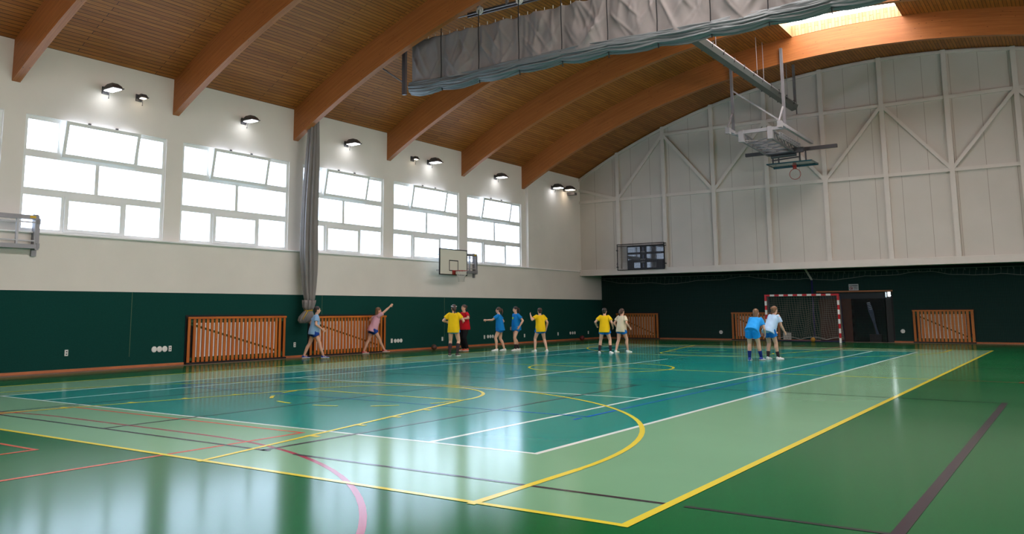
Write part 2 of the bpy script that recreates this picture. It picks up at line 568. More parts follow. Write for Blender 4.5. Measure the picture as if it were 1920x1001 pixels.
# basketball court, yellow
bk = Lines(0.00300, 0.062)
bk.rect(CX - 7.475, CX + 7.475, MIDY - 13.975, MIDY + 13.975)
bk.seg((CX - 7.5, MIDY), (CX + 7.5, MIDY)); bk.arc((CX, MIDY), 1.8, 0, 2 * pi)
for sgn in (-1, 1):
    e = MIDY + sgn * 14; by = e - sgn * 1.575; fy = e - sgn * 5.8
    for sx in (-1, 1):
        bk.seg((CX + sx * 6.25, e), (CX + sx * 6.25, by))
        bk.seg((CX + sx * 3.0, e), (CX + sx * 1.8, fy))
        for t in (0.30, 0.47, 0.62, 0.77):
            px = CX + sx * (3.0 - 1.2 * t); py = e - sgn * 5.8 * t
            bk.seg((px, py), (px + sx * 0.11, py), w=0.08)
    bk.seg((CX - 1.8, fy), (CX + 1.8, fy))
    bk.arc((CX, by), 6.25, 0 if sgn < 0 else pi, pi if sgn < 0 else 2 * pi)
    a0 = 0 if sgn < 0 else pi
    bk.arc((CX, fy), 1.8, a0, a0 + pi)
    for k in range(6):
        q = a0 + pi + (k + 0.28) * pi / 6
        bk.arc((CX, fy), 1.8, q, q + pi / 13)
bk.build('basketball_lines', floor_paint('yellow_line', srgb(226, 206, 62)))
# tennis court, white
tn = Lines(0.00140, 0.055)
tn.rect(-10.97, 0, 0, 23.77)
for x in (-1.37, -9.6): tn.seg((x, 0), (x, 23.77))
for y in (5.485, 18.285): tn.seg((-9.6, y), (-1.37, y))
tn.seg((CX, 5.485), (CX, 18.285))
tn.build('tennis_lines', floor_paint('white_line', srgb(225, 232, 228)))

# left wall
WIN = [(-6.5, -2.58), (-2.0, 1.98), (2.49, 6.35), (6.87, 10.82), (11.38, 15.32), (15.86, 19.89), (20.45, 24.57)]
WZ0, WZ1 = 3.38, 6.24
b = MB()
b.box(-16.4, XL, YB - 0.3, YR + 0.3, -0.1, 3.33)
b.box(-16.4, XW, YB - 0.3, 24.93, WZ1, 8.25)
b.box(-16.4, XL, 24.93, YR + 0.3, 3.33, 8.25)
prev = YB - 0.3
for y0, y1 in WIN:
    b.box(-16.4, XW, prev, y0, 3.33, WZ1); prev = y1
b.box(-16.4, XW, prev, 24.93, 3.33, WZ1)
for y0, y1 in WIN: b.box(-16.4, XW, y0, y1, 3.33, WZ0)
wall_left = struct(b.build('wall_left', M_['plaster']))
b = MB().box(XL - 0.03, XL + 0.02, YB, YR, 0.05, 1.97)
b.build('wall_carpet', M_['carpet'], wall_left)
b = MB()
for y in (5.42, 12.2, 18.7):
    b.box(XL + 0.02, XL + 0.023, y, y + 0.012, 0.3, 1.97)
b.build('carpet_joint', mat('carpet_joint', srgb(92, 112, 84), 0.9), wall_left)
b = MB().box(XL - 0.02, XL + 0.07, YB, YR, 3.33, 3.37)
b.build('sill', M_['frame'], wall_left, bevel=0.008)
# crack lines and the vertical pipe cover by the last window are part of the plaster
b = MB().box(XL + 0.0, XL + 0.035, YB, YR, 0.0, 0.075)
struct(b.build('baseboard_left', M_['skirting']))
b = MB().box(XL + 0.035, XL + 0.33, YB, YR - 0.3, -0.01, 0.012)
struct(b.build('trim_1', M_['border']))

def make_window(n, y0, y1):
    W = y1 - y0
    xo, xi = -16.20, -16.05
    b = MB()
    t = 0.085
    zA, zB = 4.37, 5.31
    for (a, c, z0, z1) in ((y0, y1, WZ0, WZ0 + 0.09), (y0, y1, WZ1 - 0.10, WZ1), (y0, y0 + t, WZ0, WZ1), (y1 - t, y1, WZ0, WZ1),
                           (y0, y1, zA - 0.09, zA + 0.09), (y0, y1, zB - 0.09, zB + 0.09)):
        b.box(xo, xi, a, c, z0, z1)
    k = W / 3.9
    m1 = [y0 + 0.90 * k, y0 + 3.02 * k]; m2 = [y0 + 1.93 * k]; m3 = [y0 + 1.08 * k, y0 + 2.74 * k]
    for mm, z0, z1 in ((m1, zB, WZ1), (m2, zA, zB), (m3, WZ0, zA)):
        for y in mm: b.box(xo, xi, y - 0.05, y + 0.05, z0, z1)
    # fixed sash frame in the bottom row
    ya, yb = m3
    for (a, c, z0, z1) in ((ya + 0.03, yb - 0.03, WZ0 + 0.05, WZ0 + 0.13), (ya + 0.03, yb - 0.03, zA - 0.15, zA - 0.05), (ya + 0.03, ya + 0.13, WZ0 + 0.05, zA - 0.05), (yb - 0.13, yb - 0.03, WZ0 + 0.05, zA - 0.05)):
        b.box(xi - 0.02, xi + 0.04, a, c, z0, z1)
    # hinges on the top rail
    o = struct(b.build('window_%d' % n, M_['frame'], org=(-16.1, (y0 + y1) / 2, WZ0)))
    xp = -16.14
    cells = []
    for mm, z0, z1, skip in ((m1, zB, WZ1, 1), (m2, zA, zB, None), (m3, WZ0, zA, None)):
        ys = [y0] + mm + [y1]
        for i in range(len(ys) - 1):
            if i == skip and skip is not None: continue
            cells.append((ys[i], ys[i + 1], z0, z1))
    for a, c, z0, z1 in cells:
        MB().box(xp - 0.01, xp, a + 0.02, c - 0.02, z0 + 0.02, z1 - 0.02).build('pane', M_['pane'], o)
    # bottom-hung top sash tilted into the hall
    s = MB(); H = WZ1 - zB - 0.02; a, c = m1[0] + 0.03, m1[1] - 0.03
    tl = 0.17
    def P(x, y, z):      # local tilt about the lower edge
        return (-16.03 + x * cos(tl) + z * sin(tl), y, zB + 0.0 + z * cos(tl) - x * sin(tl))
    cnt = [0]
    def tb(x0, x1, ya_, yb_, z0, z1):
        e = 0.0002 * cnt[0]; cnt[0] += 1
        x0 -= e; x1 += e; ya_ -= e; yb_ += e; z0 -= e; z1 += e
        vs = [P(*q) for q in ((x0, ya_, z0), (x1, ya_, z0), (x1, yb_, z0), (x0, yb_, z0), (x0, ya_, z1), (x1, ya_, z1), (x1, yb_, z1), (x0, yb_, z1))]
        return vs, [(3, 2, 1, 0), (4, 5, 6, 7), (0, 1, 5, 4), (1, 2, 6, 5), (2, 3, 7, 6), (3, 0, 4, 7)]
    for q in ((0, 0.05, a, c, 0, 0.09), (0, 0.05, a, c, H - 0.09, H), (0, 0.05, a, a + 0.09, 0, H), (0, 0.05, c - 0.09, c, 0, H)):
        s.add(*tb(*q))
    sash = s.build('sash', M_['frame'], o)
    g = MB(); g.add(*tb(0.015, 0.025, a + 0.05, c - 0.05, 0.05, H - 0.05)); g.build('sash_pane', M_['pane'], sash)
    h = MB()
    for q in (0.33, 0.7):
        yy = a + (c - a) * q
        h.box(-16.06, -15.96, yy - 0.03, yy + 0.03, WZ1 - 0.03, WZ1 + 0.03)
    h.build('stay', M_['steel_dark'], o)
    return o
for i, (a, c) in enumerate(WIN): make_window(i + 1, a, c)

# right wall with the same band of windows (outside the frame, lights the hall)
b = MB()
b.box(X1, X1 + 0.4, YB - 0.3, YR + 0.3, -0.1, WZ0); b.box(X1, X1 + 0.4, YB - 0.3, YR + 0.3, WZ1, 8.4)
prev = YB - 0.3
for y0, y1 in WIN: b.box(X1, X1 + 0.4, prev, y0, WZ0, WZ1); prev = y1
b.box(X1, X1 + 0.4, prev, YR + 0.3, WZ0, WZ1)
wall_right = struct(b.build('wall_right', M_['plaster']))
MB().box(X1 - 0.02, X1 + 0.02, YB, YR, 0.05, 1.97).build('wall_carpet', M_['carpet'], wall_right)
for i, (y0, y1) in enumerate(WIN):
    b = MB()
    for (a, c, z0, z1) in ((y0, y1, WZ0, WZ0 + 0.06), (y0, y1, WZ1 - 0.06, WZ1), (y0, y0 + 0.06, WZ0, WZ1), (y1 - 0.06, y1, WZ0, WZ1), (y0, y1, 4.31, 4.43), (y0, y1, 5.25, 5.37), ((y0 + y1) / 2 - .03, (y0 + y1) / 2 + .03, WZ0, WZ1)):
        b.box(X1 + 0.1, X1 + 0.2, a, c, z0, z1)
    o = struct(b.build('window_%d' % (i + 8), M_['frame'], org=(X1 + 0.15, (y0 + y1) / 2, WZ0)))
    MB().box(X1 + 0.15, X1 + 0.16, y0 + 0.03, y1 - 0.03, WZ0 + 0.03, WZ1 - 0.03).build('pane', M_['pane_right'], o)

# gable walls above the recesses
def gable(y0, y1, name, m, z0=3.15):
    n = 48; b = MB(); vs = []
    xs = [X0 - 0.3 + (X1 - X0 + 0.6) * i / n for i in range(n + 1)]
    for y in (y0, y1):
        vs += [(x, y, z0) for x in xs] + [(x, y, roof_z(x) + 0.12) for x in xs]
    N = n + 1; fs = []
    for i in range(n):
        fs.append((i, i + 1, N + i + 1, N + i))
        fs.append((2 * N + i + 1, 2 * N + i, 3 * N + i, 3 * N + i + 1))
        fs.append((i + 1, i, 2 * N + i, 2 * N + i + 1))
        fs.append((N + i, N + i + 1, 3 * N + i + 1, 3 * N + i))
    b.add(vs, fs)
    return struct(b.build(name, m))
gable(YF, YF + 0.3, 'wall_far', M_['panel'])
gable(YN - 0.3, YN, 'wall_near', M_['panel'])

# steel frame standing on the far gable
COLX = [-13.68, -11.25, -8.83, -6.37, -3.93, -1.55, 0.84, 3.2, 5.6, 8.0, 10.4]
fr = thing('wall_frame', (-1.6, YF, 3.42), 'white painted steel frame of posts and diagonals on the far gable wall', 'steel frame')
for x in COLX:
    MB().box(x - 0.09, x + 0.09, YF - 0.13, YF, 3.4, roof_z(x) - 0.02).build('post', M_['white_paint'], fr)
b = MB()
b.box(X0, X1, YF - 0.1, YF, 6.76, 6.90); b.build('lower_chord', M_['white_paint'], fr)
b = MB(); b.box(-11.25, 8.0, YF - 0.1, YF, 9.69, 9.83); b.build('upper_chord', M_['white_paint'], fr)
yy = YF - 0.07
def diag(p, q, w=0.13):
    MB().bar((p[0], yy, p[1]), (q[0], yy, q[1]), w, 0.1, up=(0, 1, 0)).build('diagonal', M_['white_paint'], fr)
diag((-16.0, 7.5), (-13.68, 6.85)); diag((-13.68, 6.85), (-11.25, 9.76)); diag((-11.25, 9.76), (-8.83, 6.85)); diag((-8.83, 6.85), (-6.37, 9.76))
diag((-6.37, 9.76), (-3.93, 6.85)); diag((-3.93, 6.85), (-1.55, 9.76)); diag((-1.55, 9.76), (0.84, 6.85)); diag((0.84, 6.85), (3.2, 9.76)); diag((3.2, 9.76), (5.6, 6.85))
b = MB()
xs = [-16 + 0.5 * i for i in range(58)]
for i in range(len(xs) - 1):
    b.bar((xs[i], yy, roof_z(xs[i]) - 0.12), (xs[i + 1], yy, roof_z(xs[i + 1]) - 0.12), 0.12, 0.1, up=(0, 1, 0))
b.build('arch_chord', M_['white_paint'], fr)
# edge beam under the gable
struct(MB().box(X0, X1, YF - 0.16, YF + 0.45, 3.13, 3.42).build('trim_2', M_['white_paint'], bevel=0.01))

# recess behind the far gable
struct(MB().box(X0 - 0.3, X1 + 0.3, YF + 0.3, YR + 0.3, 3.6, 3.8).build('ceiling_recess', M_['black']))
DX0, DX1, DZ = -5.05, -2.05, 2.15
b = MB()
b.box(X0 - 0.3, DX0, YR, YR + 0.3, -0.1, 3.7); b.box(DX1, X1 + 0.3, YR, YR + 0.3, -0.1, 3.7); b.box(DX0, DX1, YR, YR + 0.3, DZ, 3.7)
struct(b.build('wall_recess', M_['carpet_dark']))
b = MB(); b.box(X0, DX0, YR - 0.03, YR, 0, 0.07); b.box(DX1, X1, YR - 0.03, YR, 0, 0.07)
struct(b.build('baseboard_far', M_['skirting']))
struct(MB().box(X0 + 0.2, X1, YR - 0.3, YR - 0.03, -0.01, 0.012).build('trim_3', M_['border']))
# recess behind the camera
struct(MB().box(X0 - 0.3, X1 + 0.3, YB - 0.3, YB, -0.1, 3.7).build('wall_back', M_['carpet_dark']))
struct(MB().box(X0 - 0.3, X1 + 0.3, YB - 0.3, YN - 0.3, 3.15, 3.4).build('ceiling_back', M_['plaster']))

# ceiling (boards run along the hall) with a roof light in every bay
b = MB(); n = 72
xs = sorted(set([X0 - 0.4 + (X1 - X0 + 0.8) * i / n for i in range(n + 1)] + [SKX0, SKX1]))
cuts = [YB - 0.3] + sum([[q - BW / 2, q + BW / 2] for q in BEAMS], []) + [YR + 0.3]
arc = 0.0
for i in range(len(xs) - 1):
    xa, xb = xs[i], xs[i + 1]
    za, zb = roof_z(xa), roof_z(xb)
    da = sqrt((xb - xa) ** 2 + (zb - za) ** 2)
    for j in range(len(cuts) - 1):
        ya, yb = cuts[j], cuts[j + 1]
        inside = SKX0 - 1e-6 <= xa and xb <= SKX1 + 1e-6
        if inside and j < len(cuts) - 2: continue
        b.add([(xa, ya, za), (xa, yb, za), (xb, yb, zb), (xb, ya, zb)], [(0, 1, 2, 3)], 0, [[(ya, arc), (yb, arc), (yb, arc + da), (ya, arc + da)]])
    arc += da
ceil = struct(b.build('ceiling', M_['plank']))
so = ceil.modifiers.new('thickness', 'SOLIDIFY'); so.thickness = 0.12; so.offset = -1.0
# roof lights
bays = [(YB, BEAMS[0] - BW / 2)] + [(BEAMS[i] + BW / 2, BEAMS[i + 1] - BW / 2) for i in range(len(BEAMS) - 1)]
SKT = 12.18
for i, (ya, yb) in enumerate(bays):
    b = MB()
    def wallq(p, q, z0a, z0b, t):   # board lining from roof to pane, boards upright
        p = Vector(p); q = Vector(q); L = (q - p).length
        k = 8
        for j in range(k):
            pa = p.lerp(q, j / k); pb = p.lerp(q, (j + 1) / k)
            za, zb = roof_z(pa.x) - 0.02, roof_z(pb.x) - 0.02
            u0, u1 = L * j / k, L * (j + 1) / k
            b.add([(pa.x, pa.y, za), (pb.x, pb.y, zb), (pb.x, pb.y, SKT), (pa.x, pa.y, SKT)], [(0, 1, 2, 3)], 0, [[(za, u0), (zb, u1), (SKT, u1), (SKT, u0)]])
    e = 0.012; xa_, xb_, yc_, yd_ = SKX0 + e, SKX1 - e, ya + e, yb - e
    wallq((xa_, yc_, 0), (xa_, yd_, 0), 0, 0, 0); wallq((xa_, yd_, 0), (xb_, yd_, 0), 0, 0, 0)
    wallq((xb_, yd_, 0), (xb_, yc_, 0), 0, 0, 0); wallq((xb_, yc_, 0), (xa_, yc_, 0), 0, 0, 0)
    o = struct(b.build('window_%d' % (i + 15), M_['curb']))
    MB().box(SKX0 - 0.1, SKX1 + 0.1, ya - 0.1, yb + 0.1, SKT, SKT + 0.05).build('pane', M_['skypane'], o)

# laminated beams
def beam(y, label):
    b = MB(); n = 56
    y0, y1 = y - BW / 2, y + BW / 2
    xs = [X0 - 0.02 + (X1 - X0 + 0.04) * i / n for i in range(n + 1)]
    arc = 0
    for i in range(n):
        xa, xb = xs[i], xs[i + 1]
        ba, bb = beam_z(xa), beam_z(xb)
        ta = roof_z(xa) + 0.1; tb_ = roof_z(xb) + 0.1
        da = sqrt((xb - xa) ** 2 + (bb - ba) ** 2)
        ha, hb_ = ta - ba, tb_ - bb
        b.add([(xa, y0, ba), (xb, y0, bb), (xb, y0, tb_), (xa, y0, ta)], [(0, 1, 2, 3)], 0, [[(arc, 0), (arc + da, 0), (arc + da, hb_), (arc, ha)]])
        b.add([(xa, y1, ba), (xb, y1, bb), (xb, y1, tb_), (xa, y1, ta)], [(3, 2, 1, 0)], 0, [[(arc, ha + 3), (arc + da, hb_ + 3), (arc + da, 3), (arc, 3)]])
        b.add([(xa, y0, ba), (xa, y1, ba), (xb, y1, bb), (xb, y0, bb)], [(0, 1, 2, 3)], 0, [[(arc, 7), (arc, 7.2), (arc + da, 7.2), (arc + da, 7)]])
        b.add([(xa, y0, ta), (xa, y1, ta), (xb, y1, tb_), (xb, y0, tb_)], [(3, 2, 1, 0)], 0, [[(arc + da, 7), (arc + da, 7.2), (arc, 7.2), (arc, 7)]])
        arc += da
    o = b.build('roof_beam', M_['glulam'], org=(AX, y, beam_z(X0)))
    return tag(o, label, 'roof beam')
for y, lb in zip(BEAMS, ('curved timber roof beam at the far left, left of the first whole window',
                         'curved timber roof beam meeting the left wall between the first two whole windows',
                         'curved timber roof beam ending above the hanging bundled grey curtain',
                         'curved timber roof beam just behind the raised divider, right of the bundled curtain',
                         'curved timber roof beam ending above the pier left of the wall-side backboard',
                         'curved timber roof beam nearest the far gable wall, under the bright roof light')):
    beam(y, lb)
# ------------------------------------------------------------------ slatted radiator covers
def slat_cover(axis, a0, a1, H, plane, nsl, label, m, white=(2, 2)):
    """axis 'y': on the left wall facing +x; axis 'x': on the recess wall facing -y"""
    def bx(b, a, c, d0, d1, z0, z1, uv=None):      # d = distance out from the wall
        if axis == 'y': X = (plane + d0, plane + d1, a, c)
        else: X = (a, c, plane - d1, plane - d0)
        b.box(X[0], X[1], X[2], X[3], z0, z1)
    base = (plane + 0.08, (a0 + a1) / 2, 0.0) if axis == 'y' else ((a0 + a1) / 2, plane - 0.08, 0.0)
    t = thing('radiator_cover', base, label, 'radiator cover')
    z0 = 0.03
    b = MB(); bx(b, a0 - 0.03, a1 + 0.03, 0.0, 0.02, 0.0, H + 0.05)
    bx(b, a0 - 0.03, a1 + 0.03, 0.02, 0.12, 0.0, z0 + 0.03)
    b.build('niche_shade', M_['black'], t)  # black sheet that paints the shadow line around the cover
    L = a1 - a0
    b = MB(); bx(b, a0 + L * white[0] / nsl, a1 - L * white[1] / nsl, 0.022, 0.06, 0.2, H - 0.17); b.build('radiator_panel', M_['white'], t)
    b = MB()
    bx(b, a0 + 0.05, a1 - 0.05, 0.061, 0.074, H - 0.16, H - 0.07); bx(b, a0 + 0.05, a1 - 0.05, 0.061, 0.074, 0.1, 0.19)
    b.build('rail', M_['green_paint'], t)
    b = MB()
    if axis == 'y': b.bar((plane + 0.067, a0 + 0.1, H - 0.2), (plane + 0.067, a1 - 0.1, 0.2), 0.013, 0.06, up=(0, 0, 1))
    else: b.bar((a0 + 0.1, plane - 0.065, H - 0.2), (a1 - 0.1, plane - 0.065, 0.2), 0.013, 0.06, up=(0, 0, 1))
    b.build('brace', M_['green_paint'], t)
    # slats: one panel mesh, uv along the length of each slat
    b = MB(); pitch = L / nsl; wd = pitch * (0.58 if axis == 'y' else 0.66)
    rnd = random.Random(nsl)
    for i in range(nsl):
        c = a0 + (i + 0.5) * pitch if 0 < i < nsl - 1 else (a0 + wd / 2 if i == 0 else a1 - wd / 2)
        k = len(b.f); bx(b, c - wd / 2, c + wd / 2, 0.077, 0.094, z0 + 0.02, H)
        off = rnd.uniform(0, 30); row = rnd.randrange(60) * 0.09
        for fi in range(k, len(b.f)):
            us = []
            for vi in b.f[fi]:
                v = b.v[vi]
                d = v.y if axis == 'y' else v.x
                us.append((v.z + off, row + 0.005 + (d - (c - wd / 2)) / wd * 0.08))
            b.uv[fi] = us
    b.build('slat_panel', m, t)
    b = MB(); k = 0; bx(b, a0 - 0.01, a1 + 0.01, 0.078, 0.125, H - 0.06, H)
    for fi in range(len(b.f)):
        b.uv[fi] = [((b.v[vi].y if axis == 'y' else b.v[vi].x), 0.02 + (b.v[vi].z - H) * 0.5 + 3) for vi in b.f[fi]]
    b.build('top_rail', m, t)
    return t
ya, _ = on_left(7.2, 0, XL); yb, _ = on_left(10.73, 0, XL)
slat_cover('y', ya, yb, 1.31, XL + 0.02, 24, 'orange slatted wooden radiator cover on the left wall, left of the hanging curtain', M_['slat'])
ya, _ = on_left(11.77, 0, XL); yb, _ = on_left(15.38, 0, XL)
slat_cover('y', ya, yb, 1.29, XL + 0.02, 24, 'orange slatted wooden radiator cover on the left wall, right of the hanging curtain', M_['slat'])
slat_cover('x', -15.0, -12.72, 1.27, YR, 16, 'brown slatted cover on the dark end wall behind the two players in yellow and white', M_['slat_dark'])
slat_cover('x', -9.0, -6.78, 1.29, YR, 16, 'brown slatted cover on the dark end wall behind the left goal post', M_['slat_dark'])
slat_cover('x', -1.27, 0.95, 1.36, YR, 16, 'brown slatted cover on the dark end wall, right of the dark doorway', M_['slat_dark'])

# ------------------------------------------------------------------ sockets and cover plates on the green wall
def socket(y, z, label, holes=2, w=0.085, h=0.15):
    y, z = on_left(y, z, XL + 0.02)
    t = thing('wall_socket', (XL + 0.02, y, z), label, 'wall socket')
    MB().box(XL + 0.02, XL + 0.045, y - w / 2, y + w / 2, z - h / 2, z + h / 2).build('cover', M_['white'], t, bevel=0.006)
    for k in range(holes):
        zz = z + (k - (holes - 1) / 2) * 0.06
        MB().disc((XL + 0.045, y, zz), 0.019, 0.006, 'x', 12).build('hole', M_['steel_dark'], t)
def plate(y, z, label, group=None, r=0.078):
    y, z = on_left(y, z, XL + 0.02)
    o = MB().tube([(XL + 0.02, y, z), (XL + 0.035, y, z), (XL + 0.042, y, z)], [r, r, r * 0.8], 24).build('cover_plate', M_['white'], org=(XL + 0.02, y, z))
    tag(o, label, 'cover plate', group)
socket(3.84, 0.46, 'white double socket on the green wall at the far left, alone')
for i, (y, wd) in enumerate(((6.25, 'left'), (6.41, 'middle'), (6.57, 'right'))):
    plate(y, 0.45, '%s of the three round white plates left of the first slatted cover' % wd, 'round plates left of the first cover')
socket(6.73, 0.455, 'white socket just right of the three round plates by the first slatted cover')
socket(11.21, 0.40, 'white socket under the hanging bundled curtain, between the two slatted covers')
socket(15.82, 0.38, 'white socket at the left end of the row right of the second slatted cover', 0)
for y, wd in ((16.02, 'left'), (16.18, 'middle'), (16.34, 'right')):
    plate(y, 0.37, '%s of the three round white plates right of the second slatted cover' % wd, 'round plates right of the second cover', 0.07)
socket(18.78, 0.36, 'white socket on the green wall left of the player in yellow with dark socks', 0)
socket(21.62, 0.35, 'white socket left of the three round plates behind the players in blue', 0)
for y, wd in ((21.88, 'left'), (22.06, 'middle'), (22.24, 'right')):
    plate(y, 0.36, '%s of the three round white plates behind the players in blue' % wd, 'round plates behind the blue players', 0.07)
socket(24.72, 0.33, 'white socket on the green wall between the blue and the yellow players', 0)
socket(27.68, 0.33, 'white socket on the green wall right of the yellow player in lime-marked trainers', 0)
for y, wd in ((28.88, 'left'), (29.10, 'middle'), (29.32, 'right')):
    plate(y, 0.34, '%s of the three round white plates near the far corner' % wd, 'round plates near the far corner', 0.07)
socket(30.7, 0.33, 'white socket on the green wall nearest the far corner', 2)
for x, z, lb in ((-9.57, 0.37, 'round white plate on the dark end wall, left of the goal'), (-1.70, 0.48, 'round white plate on the dark end wall, between doorway and slatted cover')):
    o = MB().disc((x, YR - 0.012, z), 0.085, 0.024, 'y').build('cover_plate', M_['white'], org=(x, YR - 0.012, z)); tag(o, lb, 'cover plate')
t = thing('vent_grille', (-6.50, YR - 0.02, 0.22), 'square white vent grille low on the dark wall, seen through the goal net', 'vent')
b = MB(); b.box(-6.66, -6.32, YR - 0.03, YR, 0.06, 0.38); b.build('frame', M_['white'], t)
b = MB()
for i in range(6): b.box(-6.63, -6.35, YR - 0.045, YR - 0.028, 0.09 + i * 0.047, 0.115 + i * 0.047)
b.build('louvre', M_['cord'], t)

# ------------------------------------------------------------------ floodlights on the left wall
GLASS_COOL = mat('lamp_glass_cool', (1, 1, 1, 1), 0.2, emit=(0.93, 0.95, 1.0, 1), estr=10)
GLASS_WARM = mat('lamp_glass_warm', (1, 1, 1, 1), 0.2, emit=(1.0, 0.82, 0.62, 1), estr=9)
def floodlight(y, z, L, wd, label, warm=False, X=XW):
    t = thing('floodlight', (X, y, z), label, 'floodlight')
    t.rotation_euler = (0, 0, 0)
    x0 = X + 0.12; x1 = x0 + L; h = 0.5 * wd
    # shell: ridge narrower than the mouth
    def ring(zz, ins):
        return [Vector((x0 + ins, y - wd / 2 + ins * 0.7, zz)), Vector((x1 - ins * 1.6, y - wd / 2 + ins * 0.7, zz)), Vector((x1 - ins * 1.6, y + wd / 2 - ins * 0.7, zz)), Vector((x0 + ins, y + wd / 2 - ins * 0.7, zz))]
    b = MB(); b.loft([ring(z, 0.0), ring(z + h * 0.5, 0.03 * L / 0.45), ring(z + h, 0.09 * L / 0.45)])
    b.box(x0, x1 + 0.025, y - wd / 2 - 0.012, y + wd / 2 + 0.012, z - 0.012, z + 0.012)
    b.build('housing', M_['lamp'], t, bevel=0.006)
    g = MB().box(x0 + 0.04, x1 - 0.03, y - wd / 2 + 0.03, y + wd / 2 - 0.03, z - 0.03, z - 0.0125); g.build('glass', GLASS_WARM if warm else GLASS_COOL, t, bevel=0.006)
    b = MB(); b.box(X, X + 0.03, y - 0.09, y + 0.09, z - 0.07, z + 0.12); b.box(X + 0.02, x0 + 0.05, y - 0.06, y + 0.06, z + 0.0, z + 0.09)
    b.build('bracket', M_['steel_dark'], t)
    b = MB(); b.tube([(x0 + 0.07, y, z - 0.02), (x0 + 0.065, y + 0.01, z - 0.1), (x0 + 0.04, y + 0.02, z - 0.19)], 0.008, 6); b.ball((x0 + 0.04, y + 0.02, z - 0.195), 0.014)
    b.build('cord', M_['steel_dark'], t, smooth=True)
floodlight(4.45, 7.20, 0.50, 0.30, 'long floodlight above the first whole window, leftmost lit lamp on the wall')
floodlight(5.42, 7.20, 0.18, 0.20, 'short warm lamp just left of the second beam, beside the leftmost floodlight', True)
floodlight(8.93, 7.20, 0.46, 0.30, 'floodlight above the second whole window, left of the hanging curtain')
floodlight(13.35, 7.20, 0.46, 0.32, 'floodlight above the first window right of the hanging curtain')
floodlight(16.90, 7.20, 0.16, 0.20, 'short warm lamp just right of the fourth beam', True)
floodlight(17.90, 7.20, 0.46, 0.34, 'floodlight right of the short warm lamp, above the window over the backboard')
floodlight(22.5, 7.20, 0.46, 0.34, 'floodlight above the last window of the left wall')
floodlight(27.1, 7.26, 0.46, 0.36, 'left of the two floodlights by the far corner', X=XL)
floodlight(28.25, 7.30, 0.46, 0.36, 'warm right one of the two floodlights by the far corner', True, X=XL)
o = MB().box(XL, XL + 0.42, 28.55, 28.8, 7.08, 7.2).build('junction_box', M_['steel_dark'], org=(XL, 28.68, 7.14), bevel=0.01)
tag(o, 'dark junction box right below the warm floodlight in the far corner', 'junction box')

